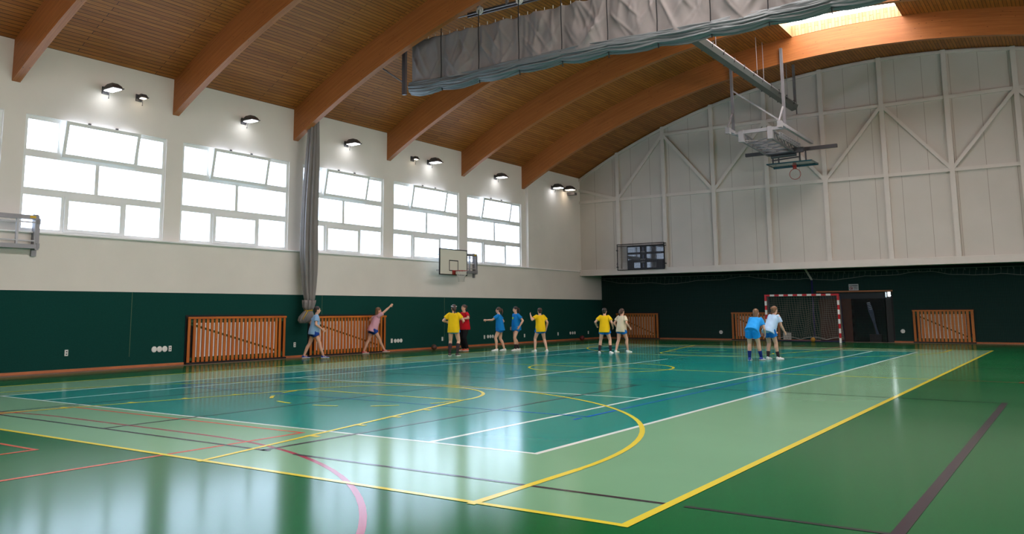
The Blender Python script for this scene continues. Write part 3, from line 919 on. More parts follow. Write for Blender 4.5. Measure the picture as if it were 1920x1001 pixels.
# ------------------------------------------------------------------ wall-side basketball backstops, folded along the left wall
RIMZ = 2.97
def backstop(yp, label):
    """yp: y of the hinge post; the board is folded back towards -y"""
    xb = -15.28
    t = thing('wall_backstop', (XL, yp, 2.8), label, 'basketball hoop')
    yc = yp - 2.05; w2 = 0.88; z0, z1 = 2.81, 3.82
    b = MB(); b.box(xb - 0.03, xb, yc - w2, yc + w2, z0, z1); bd = b.build('backboard', mat('board_white', srgb(226, 222, 208), 0.45), t)
    b = MB(); e = 0.035
    for q in ((yc - w2, yc + w2, z0, z0 + e), (yc - w2, yc + w2, z1 - e, z1), (yc - w2, yc - w2 + e, z0, z1), (yc + w2 - e, yc + w2, z0, z1)):
        b.box(xb - 0.034, xb + 0.006, *q)
    b.build('border', M_['black'], bd)
    b = MB(); s = 0.29; q0 = z0 + 0.16; q1 = q0 + 0.42; e = 0.035
    for q in ((yc - s, yc + s, q0, q0 + e), (yc - s, yc + s, q1 - e, q1), (yc - s, yc - s + e, q0, q1), (yc + s - e, yc + s, q0, q1)):
        b.box(xb, xb + 0.004, *q)
    b.build('target_square', M_['black'], bd)
    # rim and net
    b = MB(); c = Vector((xb + 0.375, yc, RIMZ)); n = 28
    b.tube([c + Vector((0.225 * cos(2 * pi * k / n), 0.225 * sin(2 * pi * k / n), 0)) for k in range(n)], 0.012, 8, closed=True)
    b.box(xb, xb + 0.03, yc - 0.09, yc + 0.09, RIMZ - 0.14, RIMZ + 0.03)
    b.bar((xb + 0.02, yc - 0.06, RIMZ - 0.02), (xb + 0.16, yc - 0.09, RIMZ), 0.02, 0.02); b.bar((xb + 0.02, yc + 0.06, RIMZ - 0.02), (xb + 0.16, yc + 0.09, RIMZ), 0.02, 0.02)
    b.build('rim', M_['rim'], t, smooth=True)
    b = MB()
    for k in range(12):
        for dr in (-1, 1):
            pts = []
            for i in range(6):
                a = 2 * pi * (k + dr * i * 0.5) / 12; rr = 0.22 - 0.1 * min(1, i / 3.5); pts.append(c + Vector((rr * cos(a), rr * sin(a), -0.42 * i / 5)))
            b.tube(pts, 0.006, 4)
    b.build('hoop_net', M_['cord'], t)
    # folding frame between hinge post and board
    xf = XL + 0.16
    b = MB()
    b.box(XL, XL + 0.05, yp - 0.04, yp + 0.08, 2.78, 3.78); b.box(XL + 0.02, XL + 0.20, yp - 0.04, yp + 0.05, 2.92, 3.68)
    for zz in (3.02, 3.60): b.tube([(xf, yp + 0.02, zz - 0.06), (xf, yp + 0.02, zz + 0.06)], 0.06, 10)
    b.build('hinge_post', M_['steel'], t)
    for zz, hh in ((3.69, 0.10), (3.00, 0.10)):
        MB().box(xf - 0.05, xf + 0.05, yc - 0.2, yp + 0.02, zz - hh / 2, zz + hh / 2).build('arm', M_['steel'], t)
    b = MB()
    for yy in (yp - 0.03, yp - 0.46):
        b.box(xf - 0.02, xf + 0.03, yy - 0.025, yy + 0.025, 3.0, 3.68)
    b.box(xf - 0.02, xf + 0.02, yc, yp, 3.56, 3.59); b.box(xf - 0.02, xf + 0.02, yc, yp, 3.12, 3.15)
    for yy in (yc - 0.55, yc + 0.55):
        for zz in (3.0, 3.6): b.bar((xf, yy, zz), (xb - 0.03, yy, zz), 0.05, 0.05)
    b.build('brace', M_['steel_light'], t)
    MB().box(xf + 0.048, xf + 0.056, yp - 0.2, yp - 0.06, 3.67, 3.72).build('sticker', M_['yellow'], t)
    return t
backstop(on_left(20.98, 0, XL + 0.1)[0], 'white basketball backboard with black square and orange rim below the last windows')
backstop(on_left(2.9, 0, XL + 0.1)[0], 'folded grey hoop frame at the left edge, only its two arms and hinge seen')

# ------------------------------------------------------------------ gathered side curtain tied near its foot
def side_curtain():
    cx, cy = -15.42, 11.24
    t = thing('tied_curtain', (cx, cy, 1.15), 'tall grey curtain hanging gathered against the left wall and tied near its foot', 'curtain')
    n = 72
    def ring(z, rx, ry, depth, dx=0, dy=0, ph=0, pleats=9):
        r = []
        for k in range(n):
            a = 2 * pi * k / n
            m_ = 1 + depth * sin(pleats * a + ph + 1.3 * sin(2 * a)) + 0.4 * depth * sin(pleats * 2 * a + 1)
            r.append(Vector((cx + dx + rx * m_ * cos(a), cy + dy + ry * m_ * sin(a), z)))
        return r
    prof = [(7.6, .13, .15, .22), (6.6, .15, .19, .24), (5.8, .17, .21, .25), (4.9, .18, .23, .25), (4.0, .19, .24, .25), (3.3, .19, .25, .24), (2.7, .18, .23, .22), (2.2, .15, .20, .2), (1.85, .13, .16, .16), (1.75, .12, .15, .1)]
    def interp(z):
        for i in range(len(prof) - 1):
            if prof[i][0] >= z >= prof[i + 1][0]:
                f = (prof[i][0] - z) / (prof[i][0] - prof[i + 1][0])
                return [prof[i][j] * (1 - f) + prof[i + 1][j] * f for j in (1, 2, 3)]
        return prof[-1][1:]
    rings = []
    for i in range(46):
        z = 7.6 - 5.85 * i / 45
        rx, ry, d = interp(z)
        rings.append(ring(z, rx, ry, d, dx=0.02 * sin(z * 1.1), dy=0.025 * sin(z * 0.9 + 1), ph=0.25 * sin(z * 0.8)))
    MB().loft(rings).build('cloth', M_['curtain'], t, smooth=True)
    # turned-over collar and tail
    def rs(spec):
        MB_ = [ring(z, rx * .72, ry * .68, dp, dy=dy, ph=ph) for z, rx, ry, dp, dy, ph in spec]
        return MB().loft(MB_)
    rs([(1.72, .15, .20, .08, 0, 1), (1.80, .24, .31, .14, .02, 1), (1.70, .25, .30, .14, .01, 1.4), (1.58, .22, .28, .14, 0, 1.8), (1.47, .14, .18, .12, 0, 2)]).build('collar', M_['curtain'], t, smooth=True)
    rs([(1.49, .12, .17, .16, 0, 2), (1.40, .18, .24, .2, -.03, 2.2), (1.28, .23, .32, .24, -.07, 2.5), (1.17, .22, .33, .24, -.11, 2.7), (1.08, .14, .24, .22, -.15, 2.9)]).build('tail', M_['curtain'], t, smooth=True)
    b = MB(); pts = [Vector((cx + 0.115 * cos(2 * pi * k / 20), cy + 0.135 * sin(2 * pi * k / 20), 1.475 + 0.01 * sin(k))) for k in range(20)]
    b.tube(pts, 0.016, 6, closed=True); b.tube([(cx + .1, cy - .12, 1.47), (cx + .12, cy - .22, 1.36), (cx + .1, cy - .32, 1.2)], 0.012, 6)
    b.build('strap', M_['yellow'], t, smooth=True)
    b = MB().box(-16.0, cx + 0.1, cy - 0.03, cy + 0.03, 7.55, 7.65); b.build('hanger', M_['steel'], t)
side_curtain()

# ------------------------------------------------------------------ divider curtain raised under the roof
def divider():
    Y = 11.62
    xa, xb = -11.55, 8.4
    ropes = [-10.32 + 1.366 * k for k in range(14)]
    t = thing('divider_curtain', (-1.6, Y, 7.7), 'wide grey divider curtain raised under the roof, its lower edge rolled in folds', 'divider curtain')
    ztop, zmid = 9.6, 8.24
    stops = [xa] + ropes + [xb]
    def panel(x):
        for i in range(len(stops) - 1):
            if stops[i] <= x <= stops[i + 1]:
                return i, (x - stops[i]) / (stops[i + 1] - stops[i])
        return len(stops) - 2, 1.0
    rc = random.Random(21); creases = []
    for k in range(len(stops)):
        L = []
        for q in range(7):
            ft = rc.uniform(0.03, 0.97); side = 0.0 if rc.random() < 0.5 else 1.0
            L.append((ft, ft + (side - ft) * rc.uniform(0.15, 0.8), rc.uniform(0.02, 0.05), rc.uniform(0.018, 0.04), 0.0, rc.uniform(0.6, 1.0)))
        for q in range(4):
            side = 0.02 if q % 2 else 0.98
            L.append((side, 0.5 + rc.uniform(-.15, .15), rc.uniform(0.02, 0.045), rc.uniform(0.02, 0.04), rc.uniform(0.2, 0.5), 1.0))
        creases.append(L)
    # upper cloth, gathered at the ropes, bellied between
    b = MB(); nx, nz = 560, 34; vs = []
    for i in range(nx + 1):
        x = xa + (xb - xa) * i / nx
        k, f = panel(x); s = sin(pi * f)
        for j in range(nz + 1):
            g = j / nz
            y = Y + 0.02
            y -= 0.20 * s * (0.15 + 0.85 * g ** 1.5) * (0.8 + 0.3 * sin(k * 2.1))
            y += 0.03 * sin(f * 13 + k * 1.7 + g * 2.0) * (1 - 0.8 * g) + 0.03 * sin(f * 5 - g * 5 * (1 if k % 2 else -1) + k)  * s
            y += 0.05 * noise.noise(Vector((x * 1.4, g * 2.2, 3.3))) * s
            y -= 0.045 * (0.35 - abs(noise.noise(Vector((x * 1.9 + 0.9 * g * (1 if k % 2 else -1), g * 0.9, 7.7))))) * (1 - 0.5 * g)
            for ft, fb, amp, wd, g0, g1 in creases[k]:
                q = (f - (ft + (fb - ft) * (g - g0) / (g1 - g0))) / wd
                if g0 <= g <= g1 and abs(q) < 3: y -= amp * math.exp(-q * q) * sin(pi * min(1, (g - g0) / (g1 - g0) * 0.9 + 0.1)) ** 0.7
            # catenary swags from the upper rope points
            y -= 0.045 * sin(14 * (g * 0.8 + 0.55 * (f - 0.5) ** 2 * 4 * (0.3 + 0.7 * g))) * s * g * (0.5 + 0.5 * sin(k * 1.9))
            # drapes radiating from the rope points
            y += 0.05 * sin((f if f < .5 else 1 - f) * 16 - g * 6 + k * 1.1) * s * g * (1 - g) * 2
            top = ztop - 0.035 * abs(sin(pi * f * 3)) 
            z = top + (zmid - 0.08 * s + 0.05 * sin(x) - top) * g
            vs.append((x, y, z))
    fs = [(i * (nz + 1) + j, (i + 1) * (nz + 1) + j, (i + 1) * (nz + 1) + j + 1, i * (nz + 1) + j + 1) for i in range(nx) for j in range(nz)]
    b.add(vs, fs)
    o = b.build('cloth', M_['curtain'], t, smooth=True)
    so = o.modifiers.new('thickness', 'SOLIDIFY'); so.thickness = 0.004
    # rolled folds along the bottom edge: a lofted, wrinkled sausage pinched at every rope
    def folds(name, zc, rr, yo, seed, sagk):
        rings = []; n = 44; N = 520
        for i in range(N + 1):
            x = xa + (xb - xa) * i / N
            k, f = panel(x); s = sin(pi * f) ** 0.6 if 0 < f < 1 else 0
            sag = sagk * sin(pi * f)
            rg = []
            for q in range(n):
                a = 2 * pi * q / n
                tw = 0.5 * sin(f * 3 + k * 1.3 + seed) + k * 0.7
                wr = 0.42 * (0.55 - abs(sin(2 * a + tw + seed))) + 0.24 * (0.5 - abs(sin(3.5 * a - 0.8 * f + k * 2 + seed * 2)))
                wr += 0.26 * noise.noise(Vector((x * 1.1 + seed * 5, cos(a) * 1.8, sin(a) * 1.8 + seed)))
                q3 = noise.noise(Vector((x * 2.6 + seed, cos(a) * 4, sin(a) * 4)))
                wr += 0.22 * (0.3 - abs(q3)) + 0.25 * (1 - s) * noise.noise(Vector((x * 9, cos(a) * 3, sin(a) * 3 + seed)))
                r = rr * (0.66 + 0.34 * s) * (1 + 1.35 * wr * (0.6 + 0.4 * s))
                rg.append(Vector((x, Y + yo + 0.85 * r * cos(a), zc - sag + r * sin(a) + 0.04 * sin(x * 0.8))))
            rings.append(rg)
        MB().loft(rings).build(name, M_['curtain_roll'], t, smooth=True)
    folds('rolled_hem', 8.245, 0.070, -0.10, 1.0, 0.02)
    folds('rolled_hem', 8.16, 0.085, -0.13, 2.7, 0.03)
    folds('rolled_hem', 8.06, 0.10, -0.10, 4.1, 0.045)
    folds('rolled_hem', 7.99, 0.075, -0.02, 5.9, 0.04)
    # ropes with pulleys, loops along the top edge, rails
    for x in ropes:
        r = MB().tube([(x, Y - 0.10, 10.02 - max(0, 0)), (x, Y - 0.13, 9.3), (x, Y - 0.10, 8.55), (x, Y - 0.12, 8.2), (x, Y - 0.06, 7.86)], 0.014, 6); r.build('rope', M_['rope'], t)
        p = MB().disc((x, Y - 0.05, 10.02), 0.115, 0.03, 'y', 20); p.disc((x, Y - 0.05, 10.02), 0.04, 0.07, 'y', 12); p.build('pulley', M_['white'], t)
    b = MB()
    x = xa + 0.1
    while x < xb:
        MB().tube([(x, Y, ztop - 0.03), (x, Y, ztop + 0.06)], 0.009, 5).build('eyelet', M_['cord'], t); x += 0.273
    b = MB().tube([(-13.0, Y - 0.05, 9.6), (xa, Y - 0.03, 9.98), (xb, Y - 0.03, 9.98)], 0.016, 6); b.build('hoist_cable', M_['steel'], t)
    b = MB().box(-9.6, 6.5, Y + 0.22, Y + 0.27, 10.02, 10.16); b.build('carrier_rail', M_['steel_dark'], t)
    b = MB()
    for x in (-9.2, -8.2, -6.3, -4.4, -1.6, 1.2, 3.1, 5.0, 6.3):
        MB().box(x - 0.03, x + 0.03, Y + 0.2, Y + 0.29, 10.1, min(roof_z(x), 11.8)).build('rail_hanger', M_['steel'], t)
    b = MB().box(-11.9, -11.78, Y - 0.05, Y + 0.05, 7.98, roof_z(-11.85)); b.build('end_post', M_['steel_dark'], t)
    b = MB().tube([(-13.3, Y, roof_z(-13.3)), (-11.85, Y, 8.35)], 0.025, 6); b.build('end_brace', M_['steel'], t)
divider()

# ------------------------------------------------------------------ long channel hung under the roof near the far end
def channel():
    x = -4.72; ya, yb = 15.8, 28.45; z = 10.0
    t = thing('hanging_channel', (x, (ya + yb) / 2, z - 0.2), 'long grey metal channel hung on thin wires from the roof above the far hoop', 'metal channel')
    b = MB(); b.loft([[Vector((x - .15, y, z)), Vector((x - .19, y, z - .17)), Vector((x - .08, y, z - .27)), Vector((x + .12, y, z - .22)), Vector((x + .19, y, z - .03)), Vector((x + .12, y, z + .03))][::-1] for y in (ya, yb)])
    b.build('body', mat('channel_grey', srgb(92, 98, 96), 0.4, metal=0.3), t)  # dark body with pale rims: roof light from above put into the colours
    b = MB()
    for s in (-0.19, 0.17): b.box(x + s - .02, x + s + .02, ya, yb + .05, z - .04, z + .0)
    b.build('rim', M_['steel_light'], t)
    b = MB()
    for i in range(12):
        y = ya + 0.5 + i * 1.05; b = MB(); b.box(x - .21, x - .14, y - .02, y + .02, z - .2, z + .03); b.box(x + .1, x + .2, y - .02, y + .02, z - .12, z + .05)
        b.build('clip', M_['steel_dark'], t)
    for y in (17.0, 19.2, 23.6, 24.4, 27.6):
        MB().tube([(x, y, z), (x, y, roof_z(x) if not (SKX0 < x < SKX1) else 12)], 0.012, 5).build('wire', M_['steel_light'], t)
    MB().box(x + .1, x + .2, yb - .35, yb - .27, z - .05, roof_z(x)).build('hanger', M_['steel'], t)
    MB().tube([(x + .1, yb + .05, z - .4), (x + .1, yb + .05, z + 1.2)], 0.022, 6).build('end_rod', M_['steel_dark'], t)
channel()

# ------------------------------------------------------------------ ceiling-hung basketball hoop folded up
def ceiling_hoop():
    xl, xr = -6.05, -4.08; Yp = 24.595; zf = 8.30
    t = thing('folding_hoop', ((xl + xr) / 2, Yp, 7.0), 'grey ceiling-hung basketball frame folded up, glass board flat and rim hanging down', 'basketball hoop')
    for x in (xl, xr):
        b = MB(); b.box(x - 0.05, x + 0.05, Yp - 0.05, Yp + 0.05, zf, 11.35); b.build('post', M_['steel'], t)
        b = MB(); b.bar((x - 0.02, Yp - 0.05, 9.05), (x - 0.06, Yp - 0.6, zf + 0.05), 0.05, 0.05); b.build('strut', M_['steel_light'], t)
    MB().bar((xl, Yp + 0.02, 10.0), (xr, Yp + 0.02, zf + 0.1), 0.06, 0.06).build('cross_brace', M_['steel_light'], t)
    for x in (xl, xr):
        b = MB(); b.box(x - 0.06, x + 0.06, Yp - 0.7, 28.5, zf - 0.06, zf + 0.06)
        b.box(x - 0.08, x + 0.08, Yp - 0.75, Yp - 0.55, zf - 0.16, zf + 0.08)
        b.build('side_rail', M_['steel_light'], t)
    b = MB(); b.box(xl - 0.05, xr + 0.05, Yp - 0.06, Yp + 0.06, zf - 0.1, zf + 0.03)
    for x in (xl + 0.3, xr - 0.55):
        b.box(x - 0.1, x + 0.1, Yp - 0.09, Yp + 0.09, zf - 0.42, zf + 0.06)
    b.build('pivot_bar', M_['steel_light'], t)
    MB().box(xl - 0.8, xr + 1.0, 28.36, 28.5, 7.98, 8.12).build('rear_bar', M_['steel_dark'], t)
    # lattice mast lying under the rails
    mx0, mx1 = xl + 0.3, xr - 0.55
    b = MB()
    for x in (mx0, mx1):
        b.bar((x, Yp, zf - 0.36), (x, 28.0, 7.86), 0.08, 0.08); b.bar((x, Yp + 0.3, zf - 0.05), (x, 28.1, 8.12), 0.05, 0.05)
        for k in range(7):
            f0, f1 = k / 7, (k + 0.5) / 7
            ya_, yb_ = Yp + 3.5 * f0, Yp + 3.5 * f1
            za_ = zf - 0.36 + (7.86 - zf + 0.36) * f0; zb_ = zf - 0.05 + (8.12 - zf + 0.05) * f1
            b.bar((x, ya_, za_), (x, yb_, zb_), 0.03, 0.03); b.bar((x, yb_, zb_), (x, ya_ + 0.5, za_ - 0.01), 0.03, 0.03)
    b.build('mast', M_['steel'], t)
    b = MB()
    for k in range(6):
        f0, f1 = k / 6, (k + 1) / 6
        y0, y1 = Yp + 3.5 * f0, Yp + 3.5 * f1; z = zf - 0.36 + (7.86 - zf + 0.36) * f0
        b.bar((mx0, y0, z), (mx1, y1, z - .03), 0.035, 0.035); b.bar((mx1, y0, z), (mx0, y1, z - .03), 0.035, 0.035); b.bar((mx0, y1, z - .03), (mx1, y1, z - .03), 0.04, 0.04)
    b.build('lattice', M_['steel'], t)
    for k in range(2):     # perforated guide rails beside the mast
        b = MB(); z = 8.02 + 0.12 * k
        b.box(xr - 0.42, xr - 0.36, 25.2, 28.1, z, z + 0.03); b.box(xr - 0.42, xr - 0.36, 25.2, 28.1, z + 0.07, z + 0.1)
        for j in range(10): b.box(xr - 0.41, xr - 0.37, 25.2 + j * 0.31, 25.3 + j * 0.31, z, z + 0.1)
        b.build('guide_rail', M_['steel_light'], t)
    b = MB(); b.box(mx0 + 0.1, mx1 + 0.4, 27.6, 27.75, 7.8, 8.0)
    b.tube([(mx0 + 0.2, 27.7, 7.72), (mx1 + 0.1, 27.7, 7.74)], 0.07, 10)
    b.build('winch', M_['steel_dark'], t)
    # board hangers
    xc = -4.86; zb = 7.44
    b = MB()
    for x in (xc - 0.72, xc - 0.48, xc + 0.38, xc + 0.62):
        b.box(x - 0.025, x + 0.025, 28.0, 28.06, zb, 7.95)
    b.bar((xc - 0.75, 28.0, 7.62), (xc + 0.35, 28.0, 7.68), 0.05, 0.05)
    b.build('board_hanger', M_['steel_dark'], t)
    MB().box(xc - 0.9, xc + 0.9, 27.75, 28.78, zb - 0.008, zb + 0.008).build('backboard', M_['glass'], t)
    b = MB(); e = 0.025
    for q in ((xc - .92, xc + .92, 27.73, 27.76), (xc - .92, xc - .89, 27.73, 28.8), (xc + .89, xc + .92, 27.73, 28.8)): b.box(q[0], q[1], q[2], q[3], zb - e, zb + e)
    b.box(xc - .92, xc + .92, 28.74, 28.82, zb - 0.06, zb + 0.04)
    b.build('board_frame', M_['glass_edge'], t)
    b = MB(); c = Vector((xc, 28.62, zb - 0.375)); n = 32
    b.box(xc - 0.08, xc + 0.08, 28.5, 28.64, zb - 0.03, zb + 0.0); b.box(xc - 0.07, xc + 0.07, 28.60, 28.64, zb - 0.16, zb)
    b.tube([c + Vector((0.225 * cos(2 * pi * k / n), 0, 0.225 * sin(2 * pi * k / n))) for k in range(n)], 0.012, 8, closed=True)
    b.build('rim', M_['rim'], t, smooth=True)
    b = MB()
    for k in range(12):
        for dr in (-1, 1):
            pts = []
            for i in range(5):
                a = 2 * pi * (k + dr * i * 0.5) / 12; rr = 0.22 - 0.10 * min(1, i / 3); pts.append(c + Vector((rr * cos(a), 0.04 + 0.05 * i, rr * sin(a) - 0.03 * i)))
            b.tube(pts, 0.004, 4)
    b.build('hoop_net', M_['cord'], t)
ceiling_hoop()

# ------------------------------------------------------------------ scoreboard on the gable
def scoreboard():
    x0, x1, z0, z1 = -13.72, -11.28, 3.33, 4.60; y = YF - 0.16
    t = thing('scoreboard', ((x0 + x1) / 2, YF - 0.1, z0), 'black electronic scoreboard behind a mesh guard, on the gable by the corner', 'scoreboard')
    MB().box(x0 + 0.5, x1 - 0.02, y - 0.02, YF - 0.0, z0 + 0.03, z1 - 0.12).build('case', M_['black'], t)
    b = MB()
    for (a, c, q0, q1) in ((0.55, 1.17, .84, 1.10), (1.52, 2.40, .84, 1.10), (0.55, 1.17, .48, .74), (1.52, 2.40, .48, .74), (0.86, 1.17, .10, .36), (1.52, 2.0, .10, .36)):
        b.box(x0 + a, x0 + c, y - 0.026, y - 0.018, z0 + q0, z0 + q1)
    b.build('display', M_['gloss_black'], t)
    b = MB()
    for q in (.88, .52, .10): b.box(x0 + 1.31, x0 + 1.36, y - 0.026, y - 0.018, z0 + q + .02, z0 + q + .2)
    b.build('colon_display', mat('display_grey', srgb(60, 66, 96), 0.3), t)
    b = MB(); rnd = random.Random(3)
    for q, n in ((.835, 5), (.475, 6), (.345, 4)):      # small captions, too small in the photo to read letter by letter
        for i in range(n):
            xx = x0 + 1.33 - n * 0.022 + i * 0.044
            b.box(xx, xx + 0.012, y - 0.028, y - 0.02, z0 + q, z0 + q + 0.055)
            zt = z0 + q + (0.045 if i % 2 else 0.0); b.box(xx, xx + 0.03, y - 0.028, y - 0.02, zt, zt + 0.011)
    b.build('caption', mat('caption_grey', srgb(150, 150, 148), 0.6), t)
    b = MB(); yg = y - 0.09
    for a, c, q0, q1 in ((x0, x1, z0, z0 + .03), (x0, x1, z1 - .03, z1), (x0, x0 + .03, z0, z1), (x1 - .03, x1, z0, z1), (x0, x1, z1 - .13, z1 - .1)): b.box(a, c, yg - .015, yg + .015, q0, q1)
    for a, q in ((x0 - .05, z0 + .15), (x0 - .05, z0 + .95), (x1, z0 + .25), (x1, z0 + 1.1), (x1, z0 + 1.2)): b.box(a, a + .05, yg - .01, YF, q, q + .04)
    b.build('guard_frame', M_['black'], t)
    b = MB(); x = x0 + .06
    while x < x1: b.box(x - .002, x + .002, yg - .002, yg + .002, z0, z1); x += .05
    z = z0 + .05
    while z < z1: b.box(x0, x1, yg - .002, yg + .002, z - .002, z + .002); z += .05
    b.build('guard_mesh', M_['steel_dark'], t)
    MB().box(x0 + .2, x0 + .47, YF - .1, YF - .02, z0 + .06, z0 + .38).build('control_box', M_['white_paint'], t)
    MB().tube([(x0 - .1, YF - .02, z0 + .45), (x0 - .14, YF - .03, z0 + .3), (x0 - .05, YF - .03, z0 + .12), (x0, YF - .05, z0 + .1)], 0.01, 6).build('cable', M_['steel_dark'], t)
scoreboard()

# ------------------------------------------------------------------ handball goal
def goal():
    xl, xr = CX - 1.54, CX + 1.54; y = 30.77; H = 2.08; s = 0.08
    t = thing('handball_goal', (CX, y, 0), 'red and white striped handball goal with a grey net at the far end', 'goal')
    RW = [M_['red_paint'], M_['white']]
    for x in (xl, xr):
        b = MB(); z = 0; k = 1
        cuts = [0.0]
        z = H - 0.28
        lst = []
        while z > 0: lst.append(z); z -= 0.2
        cuts += sorted(lst) + [H]
        for i in range(len(cuts) - 1):
            white = (len(cuts) - 2 - i) % 2 == 1
            b.box(x - s / 2, x + s / 2, y, y + s, cuts[i], cuts[i + 1], 1 if white else 0)
        b.build('post', RW, t)
    b = MB(); a, c = xl + s / 2, xr - s / 2
    cuts = [a]; q = a + 0.16
    while q < c - 0.1: cuts.append(q); q += 0.1995
    cuts.append(c)
    for i in range(len(cuts) - 1): b.box(cuts[i], cuts[i + 1], y, y + s, H - s, H, 1 if i % 2 else 0)
    b.build('crossbar', RW, t)
    dt, db = 0.42, 0.80
    b = MB()
    for x in (xl, xr):
        b.tube([(x, y + 0.06, H - 0.03), (x, y + dt - 0.1, H - 0.03), (x, y + dt, H - 0.15), (x, y + db, 0.05)], 0.018, 8)
        b.tube([(x, y + 0.06, 0.02), (x, y + db, 0.03)], 0.018, 8)
    b.tube([(xl, y + db, 0.03), (xr, y + db, 0.03)], 0.022, 8)
    b.build('back_frame', M_['blue_steel'], t, smooth=True)
    # net: back sheet, top and two sides of knotted cord, sagging a little
    b = MB(); rnd = random.Random(5)
    nz, nx = 22, 32
    def bp(i, j):          # back sheet point
        f = i / nx; g = j / nz
        x = xl + 0.03 + (xr - xl - 0.06) * f
        z = H - 0.1 - (H - 0.22) * g
        yb = y + dt + (db - dt) * g - 0.05
        yb -= 0.16 * sin(pi * f) * sin(pi * g) + 0.10 * math.exp(-((f - .52) / .12) ** 2) * g
        z += -0.05 * sin(2 * pi * f * 2) * g + 0.12 * math.exp(-((f - .52) / .06) ** 2) * g
        x += 0.03 * sin(7 * g + i)
        return Vector((x, yb, z))
    for i in range(nx + 1): b.tube([bp(i, j) for j in range(nz + 1)], 0.0045, 4)
    for j in range(nz + 1): b.tube([bp(i, j) for i in range(nx + 1)], 0.0045, 4)
    for x in (xl, xr):
        for j in range(nz):
            g = j / nz; z = H - 0.1 - (H - 0.22) * g
            b.tube([(x, y + 0.08, z), (x + (0.04 if x < CX else -0.04), y + 0.25, z - 0.03), bp(0 if x < CX else nx, j)], 0.0045, 4)
        for k in range(1, 6):
            f = k / 6
            b.tube([(x, y + 0.08 + (dt + (db - dt) * g - 0.1) * f, H - 0.1 - (H - 0.22) * g) for g in (0, .25, .5, .75, 1)], 0.0045, 4)
    for i in range(nx + 1):
        f = i / nx; x = xl + 0.03 + (xr - xl - 0.06) * f
        b.tube([(x, y + 0.08, H - 0.03), (x, y + 0.25, H - 0.08), bp(i, 0)], 0.0045, 4)
    for k in range(1, 4):
        b.tube([(xl, y + 0.08 + 0.1 * k, H - 0.05), (CX, y + 0.08 + 0.1 * k, H - 0.09), (xr, y + 0.08 + 0.1 * k, H - 0.05)], 0.0045, 4)
    b.build('goal_net', mat('goal_net_cord', srgb(140, 136, 124), 0.9), t)
    b = MB()
    pts = [Vector((xl + 0.25 + (xr - xl - 0.3) * i / 40, y + db - 0.12, 0.10 + 0.11 * abs(sin(pi * i / 40 * 2.5 + 0.3)))) for i in range(41)]
    b.tube(pts, 0.008, 5); b.build('edge_cord', M_['cord'], t)
goal()

# ------------------------------------------------------------------ protective net, pole, doorway, sign
def stop_net():
    y = YR - 0.2
    t = thing('ball_stop_net', (-1.6, y, 0.0), 'dark protective net hung across the whole recess of the far wall', 'net')
    b = MB(); x = X0 + 0.24; i = 0
    def top(x): return 2.98 + 0.05 * sin(x * 1.7) * sin(x * 0.4)
    while x < X1:
        zt = top(x); b.add([(x - .0022, y, 0.02), (x + .0022, y, 0.02), (x, y - .003, 0.02), (x - .0022, y, zt), (x + .0022, y, zt), (x, y - .003, zt)], [(0, 3, 4, 1), (1, 4, 5, 2), (2, 5, 3, 0)])
        x += 0.06
    z = 0.05
    while z < 2.95:
        b.add([(X0 + .2, y, z - .0022), (X0 + .2, y, z + .0022), (X0 + .2, y - .003, z), (X1, y, z - .0022), (X1, y, z + .0022), (X1, y - .003, z)], [(0, 1, 4, 3), (1, 2, 5, 4), (2, 0, 3, 5)]); z += 0.06
    b.build('mesh', M_['stopnet'], t)
    # gathered head of the net: hooks and a loose swagged edge
    b = MB(); x = X0 + 0.4
    while x < X1:
        b.tube([(x, y, 3.05), (x + 0.02, y, 2.96)], 0.012, 5); x += 0.42
    b.build('hook', M_['netcord'], t)
    b = MB(); N = 260; pts = []
    for i in range(N + 1):
        x = X0 + 0.25 + (X1 - X0 - 0.35) * i / N
        sag = 0.22 * abs(sin((x + 16) * 0.42)) + 0.08 * abs(sin((x + 3) * 1.25)) + 0.03 * noise.noise(Vector((x * 2, 0, 0)))
        pts.append(Vector((x, y - 0.06 - 0.03 * sin(x), 3.0 - sag)))
    b.tube(pts, 0.011, 5)
    for i in range(0, N, 2):
        b.tube([pts[i], Vector((pts[i].x + 0.03, y - 0.02, 3.03))], 0.004, 3)
    b.build('loose_edge', M_['netcord'], t)
    b = MB().tube([(X0 + 0.2, y, 3.06), (X1, y, 3.06)], 0.014, 6); b.build('head_cable', M_['netcord'], t)
stop_net()
t = thing('net_pole', (-5.2, 31.65, 0), 'dark blue pole behind the goal with a pale bracket under the gable beam', 'pole')
MB().tube([(-5.2, 31.65, 0), (-5.2, 31.65, 2.75)], 0.035, 10).build('pole', M_['blue_steel'], t, smooth=True)
b = MB(); b.bar((-5.28, 30.7, 3.3), (-5.2, 31.65, 2.72), 0.07, 0.05); b.box(-5.36, -5.2, 30.3, 31.35, 3.25, 3.32); b.build('bracket', M_['white_paint'], t)

